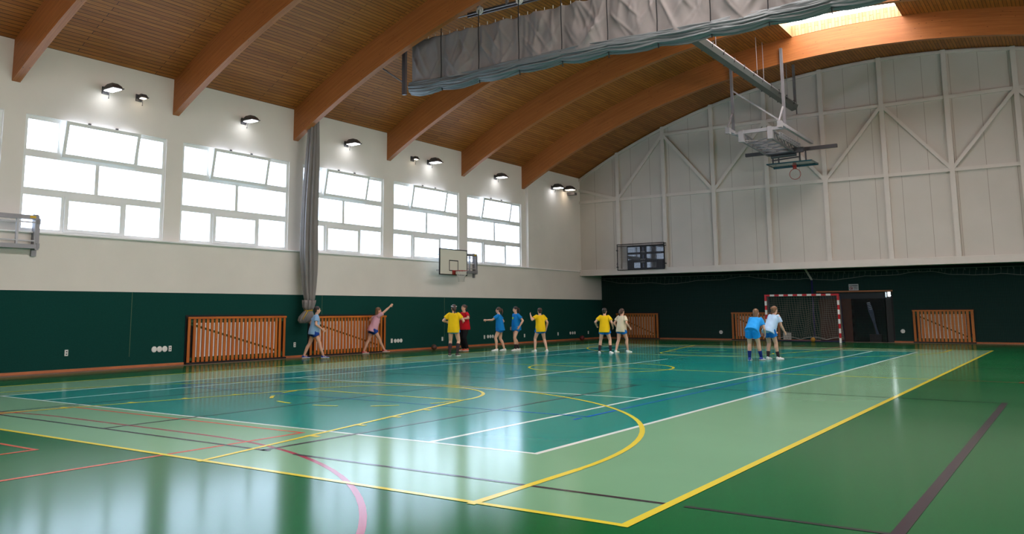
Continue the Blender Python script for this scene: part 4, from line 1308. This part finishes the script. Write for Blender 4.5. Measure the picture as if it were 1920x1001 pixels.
def doorway():
    o = MB(); zz = DZ
    o.box(DX0, DX1, YR + 1.6, YR + 1.7, -0.1, 2.6); o.box(DX0 - 0.1, DX0, YR + 0.3, YR + 1.7, -0.1, 2.6); o.box(DX1, DX1 + 0.1, YR + 0.3, YR + 1.7, -0.1, 2.6); o.box(DX0, DX1, YR + 0.3, YR + 1.7, 2.4, 2.6)
    d = struct(o.build('door_1', M_['black'], org=((DX0 + DX1) / 2, YR, 0)))
    b = MB(); b.box(DX0 - 0.06, DX1 + 0.06, YR - 0.03, YR + 0.02, DZ, DZ + 0.07); b.build('lintel', M_['skirting'], d)
    b = MB(); b.box(DX1 - 0.02, DX1 + 0.05, YR - 0.02, YR + 0.25, 0.0, DZ); b.build('jamb', M_['black'], d)
    b = MB(); b.box(DX0, DX1 - 0.3, YR + 0.2, YR + 0.22, DZ - 0.28, DZ); b.build('transom', mat('dim_grey', srgb(52, 52, 58), 0.6), d)
    b = MB(); b.box(DX0, DX0 + 1.35, YR + 0.1, YR + 0.14, 0.0, DZ - 0.28); b.build('leaf', mat('dark_wood_leaf', srgb(74, 38, 22), 0.4, vary=0.2, scale=4), d)
    b = MB(); b.box(DX0 + 1.35, DX1 - 0.3, YR + 0.12, YR + 0.13, 0.0, DZ - 0.28); b.build('glass_leaf', M_['door_glass'], d)
    b = MB(); b.box(DX1 - 0.26, DX1 - 0.02, YR + 0.10, YR + 0.13, 0.0, DZ); b.build('side_leaf', mat('dark_side_leaf', srgb(40, 38, 40), 0.5), d)
    lit = mat('lit_daylight_pane', (1, 1, 1, 1), 0.3, emit=(0.9, 0.97, 1, 1), estr=14)
    b = MB(); b.box(DX1 - 0.15, DX1 - 0.05, YR + 0.07, YR + 0.1, DZ - 0.2, DZ - 0.02); b.build('lit_pane', lit, d)
    b = MB(); b.box(DX1 - 0.25, DX1 - 0.21, YR + 0.07, YR + 0.1, DZ - 0.24, DZ - 0.02); b.build('lit_strip', mat('dim_daylight_strip', (1, 1, 1, 1), 0.3, emit=(0.6, 0.8, 0.9, 1), estr=0.6), d)
doorway()
# folded cloth standing in the doorway
t = thing('covered_stand', (-2.9, YR + 0.02, 0), 'pale blue cloth strip draped on dark equipment standing in the doorway', 'covered equipment')
b = MB(); rings = []
for i in range(16):
    g = i / 15; z = 1.68 - 1.35 * g; x = -2.98 + 0.30 * g; wv = 0.07 + 0.03 * sin(g * 6)
    rings.append([Vector((x - wv, YR - 0.02, z)), Vector((x + wv, YR - 0.02, z)), Vector((x + wv * .8, YR + 0.04, z)), Vector((x - wv * .8, YR + 0.04, z))])
b.loft(rings); b.build('cloth', mat('blue_grey_cloth', srgb(64, 76, 98), 0.8, vary=0.3, scale=9), t)
b = MB(); b.box(-3.02, -2.55, YR - 0.02, YR + 0.09, 0.0, 0.34); b.bar((-2.75, YR + 0.05, 0.3), (-2.98, YR + 0.05, 1.6), 0.05, 0.05); b.build('stand', M_['black'], t)
b = MB(); 
for i in range(5):
    z = 1.68 - i * 0.07; x = -2.97 + 0.02 * i
    b.bar((x - 0.07, YR - 0.03, z), (x + 0.06, YR - 0.03, z + 0.025), 0.012, 0.02)
b.build('white_fold', mat('pale_cloth', srgb(170, 180, 196), 0.8), t)

def wall_sign():
    x0, x1, z0, z1 = -3.74, -3.34, 2.225, 2.50; y = YR - 0.012
    t = thing('notice_sign', ((x0 + x1) / 2, YR, z0), 'small white notice with a red prohibition ring above the dark doorway', 'sign')
    MB().box(x0, x1, y, YR, z0, z1).build('board', mat('sign_white', srgb(200, 202, 204), 0.5), t)
    ink = mat('sign_ink', srgb(40, 40, 44), 0.6)
    b = MB(); rnd = random.Random(11)
    def words(x, xe, z, h):          # illegible printed line: letter-high strokes
        while x < xe:
            wd = rnd.uniform(0.010, 0.018); b.box(x, min(x + wd, xe), y - 0.002, y, z, z + h * (1.0 if rnd.random() > .25 else 1.35)); x += wd + 0.006
    words(x0 + .03, x1 - .03, z1 - .085, .032)
    words(x0 + .20, x1 - .03, z1 - .14, .014); words(x0 + .235, x1 - .06, z1 - .175, .014); words(x0 + .22, x1 - .05, z1 - .215, .014)
    b.build('print', ink, t)
    b = MB(); c = Vector((x0 + 0.105, y - 0.003, z0 + 0.095)); n = 24
    b.tube([c + Vector((0.062 * cos(2 * pi * k / n), 0, 0.062 * sin(2 * pi * k / n))) for k in range(n)], 0.009, 6, closed=True)
    b.bar(c + Vector((-0.045, 0, 0.045)), c + Vector((0.045, 0, -0.045)), 0.012, 0.01)
    b.build('prohibition_ring', M_['red_paint'], t)
    b = MB(); b.ball(c + Vector((0.015, 0, 0.0)), 0.022, 0.004, 0.03); b.build('pictogram', ink, t)
wall_sign()

# ------------------------------------------------------------------ balls
def ball(x, y, r, m, label):
    o = MB().ball((x, y, r + 0.002), r, nu=24, nv=16).build('ball', m, org=(x, y, 0.0), smooth=True)
    tag(o, label, 'ball')
ball(-15.25, 17.35, 0.105, mat('brown_leather', srgb(86, 54, 44), 0.55, vary=0.2, scale=20), 'brown ball lying by the skirting left of the player in yellow')
ball(-15.2, 28.6, 0.12, mat('dark_red_leather', srgb(96, 26, 30), 0.5, vary=0.2, scale=20), 'dark red ball on the floor in the far corner')
ball(-5.16, 31.15, 0.10, mat('ochre_leather', srgb(170, 122, 40), 0.6, vary=0.2, scale=20), 'ochre ball on the floor inside the goal')
# ------------------------------------------------------------------ people
SKIN = mat('skin', srgb(224, 172, 146), 0.55, vary=0.05, scale=6)
EYE = mat('eye_dark', srgb(40, 30, 28), 0.3)
LIP = mat('lip', srgb(176, 96, 92), 0.5)
DG = bpy.context.evaluated_depsgraph_get

def fused(mb, name, m, parent, voxel, smooth=3, wrinkle=0.0, seed=0.0):
    """weld overlapping volumes into one continuous smooth skin"""
    o = mb.build(name, m, parent, world=False)
    r = o.modifiers.new('weld', 'REMESH'); r.mode = 'VOXEL'; r.voxel_size = voxel; r.use_smooth_shade = True
    if smooth:
        s = o.modifiers.new('smooth', 'SMOOTH'); s.factor = 0.5; s.iterations = smooth
    dg = bpy.context.evaluated_depsgraph_get()
    me = bpy.data.meshes.new_from_object(o.evaluated_get(dg), depsgraph=dg)
    old = o.data
    o.modifiers.clear(); o.data = me; me.name = name
    bpy.data.meshes.remove(old)
    if wrinkle:
        for v in me.vertices:
            q = v.co * 9 + Vector((seed, seed * 2, 0)); q.z *= 0.6
            v.co += v.normal * wrinkle * noise.noise(q)
    me.polygons.foreach_set('use_smooth', [True] * len(me.polygons))
    return o

def ik(a, t, l1, l2, hint):
    a, t = Vector(a), Vector(t); d = t - a; L = d.length
    mx = (l1 + l2) * 0.998
    if L > mx: t = a + d * (mx / L); d = t - a; L = mx
    u = d / L
    x = (l1 * l1 - l2 * l2 + L * L) / (2 * L)
    h = sqrt(max(0.0, l1 * l1 - x * x))
    hv = Vector(hint); hv = hv - u * hv.dot(u)
    hv = hv.normalized() if hv.length > 1e-4 else Vector((0, 1, 0))
    return a + u * x + hv * h, t

def oval(c, rx, ry, ax, ay, n=20, p=2.4):
    """ring of a super-ellipse around c with in-plane axes ax, ay"""
    r = []
    for k in range(n):
        a = 2 * pi * k / n
        ca, sa = cos(a), sin(a)
        r.append(c + ax * (rx * math.copysign(abs(ca) ** (2 / p), ca)) + ay * (ry * math.copysign(abs(sa) ** (2 / p), sa)))
    return r

def person(loc, heading, H, label, shirt, shorts, hair, shoe, lean=0.05, bend_side=0.0, hands=None, feet=None, socks=None, sock_h=0.09, head_yaw=0.0, head_pitch=0.0,
           shirt_len=0.02, shorts_len=0.10, trousers=None, hairstyle='ponytail', shoe_mark=None, emblem=None, headband=None, squat=0.0, sleeve=0.62):
    """local frame: +y ahead, +x the person's right; all lengths are fractions of the height H"""
    t = thing('person', loc, label, 'person')
    t.rotation_euler = (0, 0, heading)
    U = H
    X = Vector((1, 0, 0)); Z = Vector((0, 0, 1))
    feet = feet or ((-0.06, 0.0), (0.06, 0.0))
    hipz = (0.525 - squat) * U
    mid = Vector(((feet[0][0] + feet[1][0]) / 2 * U, (feet[0][1] + feet[1][1]) / 2 * U, 0))
    P = Vector((mid.x, mid.y - 0.30 * sin(lean) * U * 0.55, hipz))
    S = Vector((sin(bend_side), sin(lean) * cos(bend_side), cos(lean) * cos(bend_side))).normalized()   # spine
    R = (X - S * X.dot(S)).normalized()          # person's right
    Fw = S.cross(R) * -1
    if Fw.y < 0 and lean < 1.4: Fw = -Fw
    N = P + S * 0.295 * U
    sh = [N - S * 0.022 * U + R * (s * 0.098 * U) for s in (-1, 1)]
    hp = [P + R * (s * 0.05 * U) - S * 0.01 * U for s in (-1, 1)]
    body = MB()
    # trunk
    prof = [(-0.05, .070, .058), (0.0, .088, .066), (0.05, .080, .060), (0.11, .070, .054), (0.17, .080, .058), (0.23, .092, .060), (0.275, .080, .048), (0.30, .045, .036)]
    body.loft([oval(P + S * (h * U), rx * U, ry * U, R, Fw) for h, rx, ry in prof])
    # neck and head
    hd = (Matrix.Rotation(head_yaw, 3, 'Z') @ (Matrix.Rotation(-head_pitch, 3, 'X') @ Vector((0, 1, 0))))
    hup = (S * 0.35 + Z * 0.65).normalized() if lean > 0.4 else (S * 0.6 + Z * 0.4).normalized()
    hup = (hup - hd * hup.dot(hd)).normalized()
    hr = hd.cross(hup).normalized()
    HC = N + hup * 0.098 * U + hd * 0.012 * U
    body.capsule(N - S * 0.01 * U, HC - hup * 0.03 * U, 0.034 * U, 0.031 * U)
    HM = Matrix((hr, hd, hup)).transposed()
    body.ball(HC + hup * 0.016 * U - hd * 0.004 * U, 0.046 * U, 0.056 * U, 0.052 * U, M=HM)
    body.loft([oval(HC + hup * z * U + hd * y * U, rx * U, ry * U, hr, hd, 16, 2.2) for z, y, rx, ry in ((-0.062, .018, .018, .020), (-0.052, .012, .030, .034), (-0.03, .006, .039, .043), (0.0, .004, .043, .048), (0.03, 0, .044, .05))])
    body.ball(HC + hd * 0.055 * U - hup * 0.010 * U, 0.008 * U, 0.010 * U, 0.016 * U, M=HM)          # nose
    body.ball(HC + hd * 0.046 * U - hup * 0.034 * U, 0.014 * U, 0.008 * U, 0.007 * U, M=HM)          # mouth swell
    for s in (-1, 1):
        body.ball(HC + hr * (s * 0.046 * U) - hup * 0.006 * U - hd * 0.004 * U, 0.006 * U, 0.011 * U, 0.018 * U, M=HM)
    # arms and hands
    hands = hands or (None, None)
    arms = []
    for i, s in enumerate((-1, 1)):
        tgt = hands[i]
        if tgt is None: w_ = sh[i] + R * (s * 0.05 * U) - Z * 0.295 * U + Fw * 0.05 * U
        else: w_ = P + R * (tgt[0] * U) + Vector((0, 1, 0)) * (tgt[1] * U) + Z * (tgt[2] * U)
        hint = (tgt[3] if tgt is not None and len(tgt) > 3 else (s * 0.5, -1, -0.3))
        el, w_ = ik(sh[i], w_, 0.168 * U, 0.148 * U, hint)
        arms.append((sh[i], el, w_))
        body.capsule(sh[i], el, 0.030 * U, 0.0235 * U)
        d = (w_ - el).normalized()
        body.capsule(el, el + (w_ - el) * 0.35, 0.0235 * U, 0.0245 * U); body.capsule(el + (w_ - el) * 0.35, w_, 0.0245 * U, 0.0155 * U)
        # palm, five fingers
        nrm = R * (-s) - d * (R * (-s)).dot(d)
        nrm = nrm.normalized() if nrm.length > 0.1 else Fw
        ac = d.cross(nrm).normalized()                      # across the knuckles
        if ac.dot(Fw) < 0: ac = -ac                         # thumb side looks ahead
        k0 = w_ + d * 0.050 * U
        for q in (-1.0, -0.33, 0.33, 1.0): body.capsule(w_ + ac * (q * 0.012 * U) + d * 0.006 * U, k0 + ac * (q * 0.0165 * U), 0.0095 * U, 0.0075 * U, 8)
        for q, L in ((1.0, 0.036), (0.33, 0.042), (-0.33, 0.039), (-1.0, 0.030)):
            a = k0 + ac * (q * 0.0175 * U)
            b1 = a + (d * 0.94 + nrm * 0.30 + ac * q * 0.08).normalized() * (L * 0.52 * U)
            b2 = b1 + (d * 0.62 + nrm * 0.75).normalized() * (L * 0.52 * U)
            body.capsule(a, b1, 0.0058 * U, 0.0052 * U, 8); body.capsule(b1, b2, 0.0052 * U, 0.0044 * U, 8)
        a = w_ + d * 0.014 * U + ac * 0.016 * U
        b1 = a + (d * 0.6 + ac * 0.75 + nrm * 0.3).normalized() * 0.024 * U; b2 = b1 + (d * 0.85 + ac * 0.2 + nrm * 0.4).normalized() * 0.02 * U
        body.capsule(a, b1, 0.0075 * U, 0.0062 * U, 8); body.capsule(b1, b2, 0.0062 * U, 0.005 * U, 8)
    # legs
    legs = []
    for i, s in enumerate((-1, 1)):
        f = feet[i]
        ank = Vector((f[0] * U, f[1] * U - 0.02 * U, 0.046 * U + (f[2] * U if len(f) > 2 else 0)))
        toe = f[3] if len(f) > 3 else s * -0.18           # toe heading
        fd = Vector((-sin(toe), cos(toe), 0))
        kn, ank = ik(hp[i], ank, 0.245 * U, 0.246 * U, fd + X * (s * 0.1))
        legs.append((hp[i], kn, ank, fd))
        body.capsule(hp[i] - S * 0.005 * U, hp[i].lerp(kn, 0.45), 0.058 * U, 0.047 * U); body.capsule(hp[i].lerp(kn, 0.45), kn, 0.047 * U, 0.034 * U)
        back = -fd * 0.012 * U
        body.capsule(kn, kn.lerp(ank, 0.32) + back, 0.033 * U, 0.035 * U); body.capsule(kn.lerp(ank, 0.32) + back, ank, 0.035 * U, 0.0205 * U)
        body.capsule(ank - Z * 0.01 * U, ank + fd * 0.06 * U - Z * 0.028 * U, 0.022 * U, 0.016 * U)
    fused(body, 'body', SKIN, t, 0.0085, 2)
    # face
    for s in (-1, 1):
        MB().ball(HC + hr * (s * 0.017 * U) + hd * 0.0465 * U + hup * 0.006 * U, 0.0065 * U, 0.004 * U, 0.0035 * U, M=HM, nu=10, nv=6).build('eye', EYE, t, True, world=False)
        MB().ball(HC + hr * (s * 0.018 * U) + hd * 0.0475 * U + hup * 0.016 * U, 0.011 * U, 0.004 * U, 0.002 * U, M=HM, nu=10, nv=6).build('eyebrow', hair, t, True, world=False)
    MB().ball(HC + hd * 0.053 * U - hup * 0.034 * U, 0.012 * U, 0.003 * U, 0.003 * U, M=HM, nu=10, nv=6).build('mouth', LIP, t, True, world=False)
    # hair: cap over the skull, drawn back behind the ears
    hb_ = MB()
    hb_.ball(HC + hup * 0.024 * U - hd * 0.010 * U, 0.053 * U, 0.060 * U, 0.052 * U, M=HM)
    hb_.ball(HC - hd * 0.032 * U - hup * 0.004 * U, 0.046 * U, 0.036 * U, 0.05 * U, M=HM)
    if hairstyle == 'ponytail':
        a = HC - hd * 0.062 * U + hup * 0.02 * U
        hb_.capsule(a + hd * .012 * U, a - hd * 0.022 * U, 0.018 * U, 0.02 * U); hb_.capsule(a - hd * 0.022 * U, a - hd * 0.036 * U - hup * 0.05 * U, 0.021 * U, 0.023 * U); hb_.capsule(a - hd * 0.036 * U - hup * 0.05 * U, a - hd * 0.026 * U - hup * 0.115 * U, 0.022 * U, 0.010 * U)
    elif hairstyle == 'bun':
        hb_.ball(HC - hd * 0.07 * U + hup * 0.03 * U, 0.026 * U)
    elif hairstyle == 'loose':
        hb_.capsule(HC - hd * 0.03 * U, HC - hd * 0.045 * U - hup * 0.10 * U, 0.046 * U, 0.03 * U)
    fused(hb_, 'hair', hair, t, 0.010, 2, 0.004, H)
    if headband:
        b = MB(); c = HC + hup * 0.036 * U
        b.tube([c + hr * (0.0525 * U * cos(2 * pi * k / 28)) + hd * (0.0575 * U * sin(2 * pi * k / 28) - 0.009 * U) + hup * (0.012 * U * sin(2 * pi * k / 28)) for k in range(28)], 0.005 * U, 6, closed=True)
        b.build('headband', headband, t, True, world=False)
    # shirt
    sb = MB()
    h0 = -0.055 - shirt_len
    prof = [(h0, .120, .106), (-0.02, .119, .105), (0.04, .115, .097), (0.10, .109, .088), (0.16, .106, .081), (0.22, .106, .073), (0.265, .098, .059), (0.297, .050, .042)]
    sb.loft([oval(P + S * (h * U) - Z * 0.0, rx * U, ry * U, R, Fw, 24) for h, rx, ry in prof])
    for i in (0, 1):
        a, e, w_ = arms[i]
        c = a.lerp(e, sleeve)
        sb.capsule(a - R * ((-1, 1)[i] * 0.012 * U), a.lerp(e, 0.3), 0.041 * U, 0.041 * U); sb.tube([a.lerp(e, .2), a.lerp(e, 0.45), c], [0.039 * U, 0.043 * U, 0.047 * U], 16)
    so = fused(sb, 'shirt', shirt, t, 0.013, 3, 0.010, loc[0])
    if emblem:
        e = MB(); c = P + S * (0.205 * U) + Fw * 0.079 * U + R * (emblem[1] * U)
        e.add([c + R * (a_ * U) + S * (b_ * U) + Fw * (o_ * U) for o_ in (0, 0.012) for a_, b_ in ((-.02, .022), (.02, .022), (.02, -.012), (0, -.03), (-.02, -.012))],
              [(4, 3, 2, 1, 0), (5, 6, 7, 8, 9)] + [(k, (k + 1) % 5, 5 + (k + 1) % 5, 5 + k) for k in range(5)])
        em = e.build('emblem', emblem[0], so, world=False)
    # shorts or trousers
    tb = MB()
    tb.loft([oval(P + S * (h * U), rx * U, ry * U, R, Fw, 24) for h, rx, ry in ((-0.055, .082, .072), (-0.02, .092, .075), (0.015, .086, .068), (0.035, .080, .062))])
    for i, s in enumerate((-1, 1)):
        h_, k_, an, fd = legs[i]
        if trousers:
            tb.tube([h_, h_.lerp(k_, 0.5), k_, k_.lerp(an, 0.5), an + Z * 0.005 * U], [0.067 * U, 0.058 * U, 0.047 * U, 0.044 * U, 0.042 * U], 18)
        else:
            f = shorts_len / 0.245
            tb.tube([h_ + (h_ - k_) * 0.10, h_, h_.lerp(k_, f * 0.55), h_.lerp(k_, f)], [0.060 * U, 0.0685 * U, 0.069 * U, 0.072 * U], 18)
    fused(tb, 'trousers' if trousers else 'shorts', trousers or shorts, t, 0.013, 3, 0.008, loc[1])
    # socks and shoes
    for i, s in enumerate((-1, 1)):
        h_, k_, an, fd = legs[i]
        sd = Z.cross(fd)
        if socks and not trousers:
            up = (k_ - an).normalized(); L = (k_ - an).length
            bk = -fd * 0.012 * U
            pts = [an - Z * 0.01 * U]; rs = [0.0235 * U]
            q = 0.25
            n_ = 6
            for j in range(1, n_ + 1):
                f = sock_h * U / L * j / n_
                cb = bk * min(1, max(0, (f) / 0.68)) if f < .68 else bk * max(0, (1 - f) / .32)
                rr = 0.0205 + (0.035 - 0.0205) * min(1, f / .68)
                pts.append(an + up * (L * f) + cb); rs.append((rr + 0.004) * U)
            MB().tube(pts, rs, 16).build('sock', socks, t, True, world=False)
        base = Vector((an.x, an.y, an.z - 0.046 * U)) - fd * 0.012 * U
        sm = MB()
        prof = [(-0.030, .016, .040), (-0.022, .024, .050), (0.0, .027, .054), (0.03, .027, .046), (0.06, .030, .034), (0.09, .031, .027), (0.115, .026, .022), (0.128, .012, .016)]
        rings = []
        for y, hw, hh in prof:
            rings.append([base + fd * (y * U) + sd * (hw * U * cos(a_)) * (1 if sin(a_) < 0.3 else 0.86) + Z * ((0.5 + 0.5 * math.copysign(abs(sin(a_)) ** 0.6, sin(a_))) * hh * U) for a_ in [2 * pi * q / 16 for q in range(16)]])
        sm.loft(rings)
        shoe_o = sm.build('shoe', shoe, t, True, world=False)
        so_ = MB(); so_.loft([[base + fd * (y * U) + sd * (hw * 1.07 * U * c_) + Z * (z_ * U) for c_, z_ in ((-1, 0.0), (1, 0.0), (1, 0.011), (-1, 0.011))] for y, hw, hh in prof])
        so_.build('sole', M_['white'], shoe_o, world=False)
        if shoe_mark:
            mk = MB()
            for sg in (-1, 1):
                for j in range(3):
                    y = 0.028 + 0.02 * j
                    mk.bar(base + fd * (y * U) + sd * (sg * 0.0285 * U) + Z * 0.014 * U, base + fd * ((y - 0.012) * U) + sd * (sg * 0.0235 * U) + Z * 0.036 * U, 0.008 * U, 0.004 * U)
            mk.build('stripe', shoe_mark, shoe_o, world=False)
    return t

def cloth(name, r, g, b): return mat(name, srgb(r, g, b), 0.85, spec=0.2, vary=0.06, scale=5)
HAIR_B = mat('brown_hair', srgb(72, 46, 34), 0.5, vary=0.2, scale=30)
HAIR_D = mat('dark_hair', srgb(44, 30, 26), 0.5, vary=0.2, scale=30)
HAIR_L = mat('light_brown_hair', srgb(122, 84, 56), 0.5, vary=0.2, scale=30)
YEL = cloth('yellow_jersey', 240, 196, 20); BLU = cloth('blue_jersey', 20, 126, 200); RED = cloth('red_jersey', 196, 22, 36)
PINK = cloth('pink_jersey', 226, 170, 186); PALE = cloth('pale_blue_jersey', 150, 188, 226); WHT = cloth('white_jersey', 226, 224, 226)
BRT = cloth('bright_blue_jersey', 40, 150, 226); SKY = cloth('light_blue_jersey', 176, 204, 232); CREAM = cloth('cream_jersey', 226, 214, 186)
SH_B = cloth('blue_shorts', 24, 110, 190); SH_L = cloth('bright_blue_shorts', 20, 140, 220); SH_D = cloth('dark_blue_shorts', 30, 66, 150)
BLK = cloth('black_track_trousers', 26, 24, 28); SOCK_D = cloth('dark_sock', 60, 46, 50); SOCK_B = cloth('blue_sock', 28, 46, 120)
S_W = mat('white_trainer', srgb(228, 228, 230), 0.5); S_B = mat('blue_trainer', srgb(36, 58, 150), 0.5); S_D = mat('dark_trainer', srgb(56, 40, 40), 0.5)
S_O = mat('orange_trainer', srgb(226, 84, 50), 0.5); S_R = mat('red_trainer', srgb(176, 44, 46), 0.5); LIME = mat('lime_mark', srgb(170, 210, 60), 0.5)

def face(dx, dy): return atan2(-dx, dy)      # heading that turns +y to (dx, dy)
AWAY = Vector((-0.574, 0.819)); RIGHT = Vector((0.819, 0.574))
def heading(right, away):
    v = RIGHT * right + AWAY * away
    return face(v.x, v.y)

person((-14.9, 11.10, 0), heading(0.9, 0.25), 1.62, 'dark-haired player in pale blue shirt and blue shorts walking beside the tied curtain',
       PALE, SH_D, HAIR_D, S_B, lean=0.12, feet=((-0.06, -0.20), (0.07, 0.16)), hands=((-0.14, 0.02, 0.02), (0.15, 0.14, 0.03)), hairstyle='short', shoe_mark=M_['white'], head_pitch=0.05)
person((-15.3, 14.3, 0), heading(0.9, 0.35), 1.62, 'player in pink shirt lunging with one arm raised, in front of the second slatted cover',
       PINK, SH_D, HAIR_L, S_R, lean=0.35, feet=((-0.06, -0.25), (0.07, 0.18)), hands=((-0.12, 0.10, 0.14), (0.12, 0.40, 0.52, (1, 0, -.4))), hairstyle='loose', shoe_mark=M_['white'])
person((-12.15, 14.5, 0), heading(0.25, 0.95), 1.66, 'player in yellow shirt seen from behind, brown ponytail, light blue shorts and dark knee socks',
       YEL, SH_L, HAIR_B, S_D, lean=0.04, feet=((-0.075, 0.0), (0.07, 0.03)), hands=((-0.17, 0.10, 0.12, (-.5, -1, -.2)), (0.16, 0.14, 0.14, (.5, -1, -.2))), socks=SOCK_D, sock_h=0.19, headband=M_['white'], head_yaw=0.5, shirt_len=0.03, shorts_len=0.075)
person((-13.95, 17.5, 0), heading(-0.75, -0.55), 1.68, 'player in red shirt and black trousers facing the player in yellow with knee socks',
       RED, BLK, HAIR_B, S_O, lean=0.05, hands=((-0.13, 0.17, 0.16, (-1, -.5, -.3)), (0.12, 0.17, 0.15)), trousers=BLK, hairstyle='bun', emblem=(M_['white'], -0.03))
person((-12.38, 18.45, 0), heading(-0.82, -0.45), 1.60, 'player in blue shirt with dark ponytail standing in profile, arms down, white trainers',
       BLU, SH_B, HAIR_D, S_W, lean=0.03, feet=((-0.07, 0.05), (0.07, -0.12)), hands=((-0.15, 0.0, 0.02), (0.15, 0.03, 0.0)), socks=SOCK_D, sock_h=0.10, head_yaw=-0.1, emblem=(LIME, 0.0), shorts_len=0.09)
person((-12.75, 18.0, 0), heading(-0.95, 0.2), 1.58, 'player in blue shirt reaching one arm forward, left of the other player in blue',
       BLU, SH_B, HAIR_B, S_W, lean=0.10, feet=((-0.06, 0.08), (0.07, -0.08)), hands=((-0.10, 0.30, 0.17), (0.14, 0.06, 0.04)), hairstyle='ponytail', shorts_len=0.09)
person((-11.18, 18.25, 0), heading(-0.35, 0.9), 1.54, 'player in yellow shirt with white and lime trainers, just right of the blue players',
       YEL, SH_B, HAIR_B, S_W, lean=0.06, feet=((-0.12, 0.05), (0.14, -0.03)), hands=((-0.22, 0.05, 0.30, (-1, -.4, -.5)), (0.16, 0.02, 0.0)), hairstyle='bun', shoe_mark=LIME, shirt_len=0.03, shorts_len=0.095)
person((-8.6, 18.2, 0), heading(0.35, 0.9), 1.52, 'player in yellow shirt with dark socks, beside the player in cream white',
       YEL, SH_B, HAIR_D, S_W, lean=0.08, feet=((-0.13, 0.0), (0.12, 0.02)), hands=((-0.20, 0.08, 0.08), (0.17, 0.08, 0.05)), socks=SOCK_D, sock_h=0.13, hairstyle='bun', shorts_len=0.095)
person((-8.42, 19.05, 0), heading(0.7, 0.6), 1.50, 'player in cream white shirt and blue shorts before the leftmost brown slatted cover',
       CREAM, SH_B, HAIR_B, S_W, lean=0.10, feet=((-0.06, -0.10), (0.08, 0.14)), hands=((-0.16, 0.04, 0.02), (0.16, 0.10, 0.03)), hairstyle='ponytail', shoe_mark=LIME, shorts_len=0.095)
person((-3.08, 16.65, 0), heading(0.6, 0.8), 1.62, 'player bending forward in bright blue shirt and shorts with blue socks, near the goal',
       BRT, SH_L, HAIR_L, S_B, lean=0.85, feet=((-0.09, -0.02), (0.09, 0.06)), hands=((-0.12, 0.30, -0.10), (0.12, 0.30, -0.08)), socks=SOCK_B, sock_h=0.12, hairstyle='loose', shoe_mark=M_['white'], shirt_len=0.0, shorts_len=0.13)
person((-2.80, 17.35, 0), heading(0.8, 0.5), 1.60, 'stooping player in white shirt and blue shorts beside the left goal post, white trainers',
       SKY, SH_B, HAIR_L, S_W, lean=0.55, feet=((-0.06, -0.04), (0.07, 0.08)), hands=((-0.12, 0.26, -0.02), (0.12, 0.26, -0.04)), socks=SOCK_D, sock_h=0.10, hairstyle='bun', shorts_len=0.12)
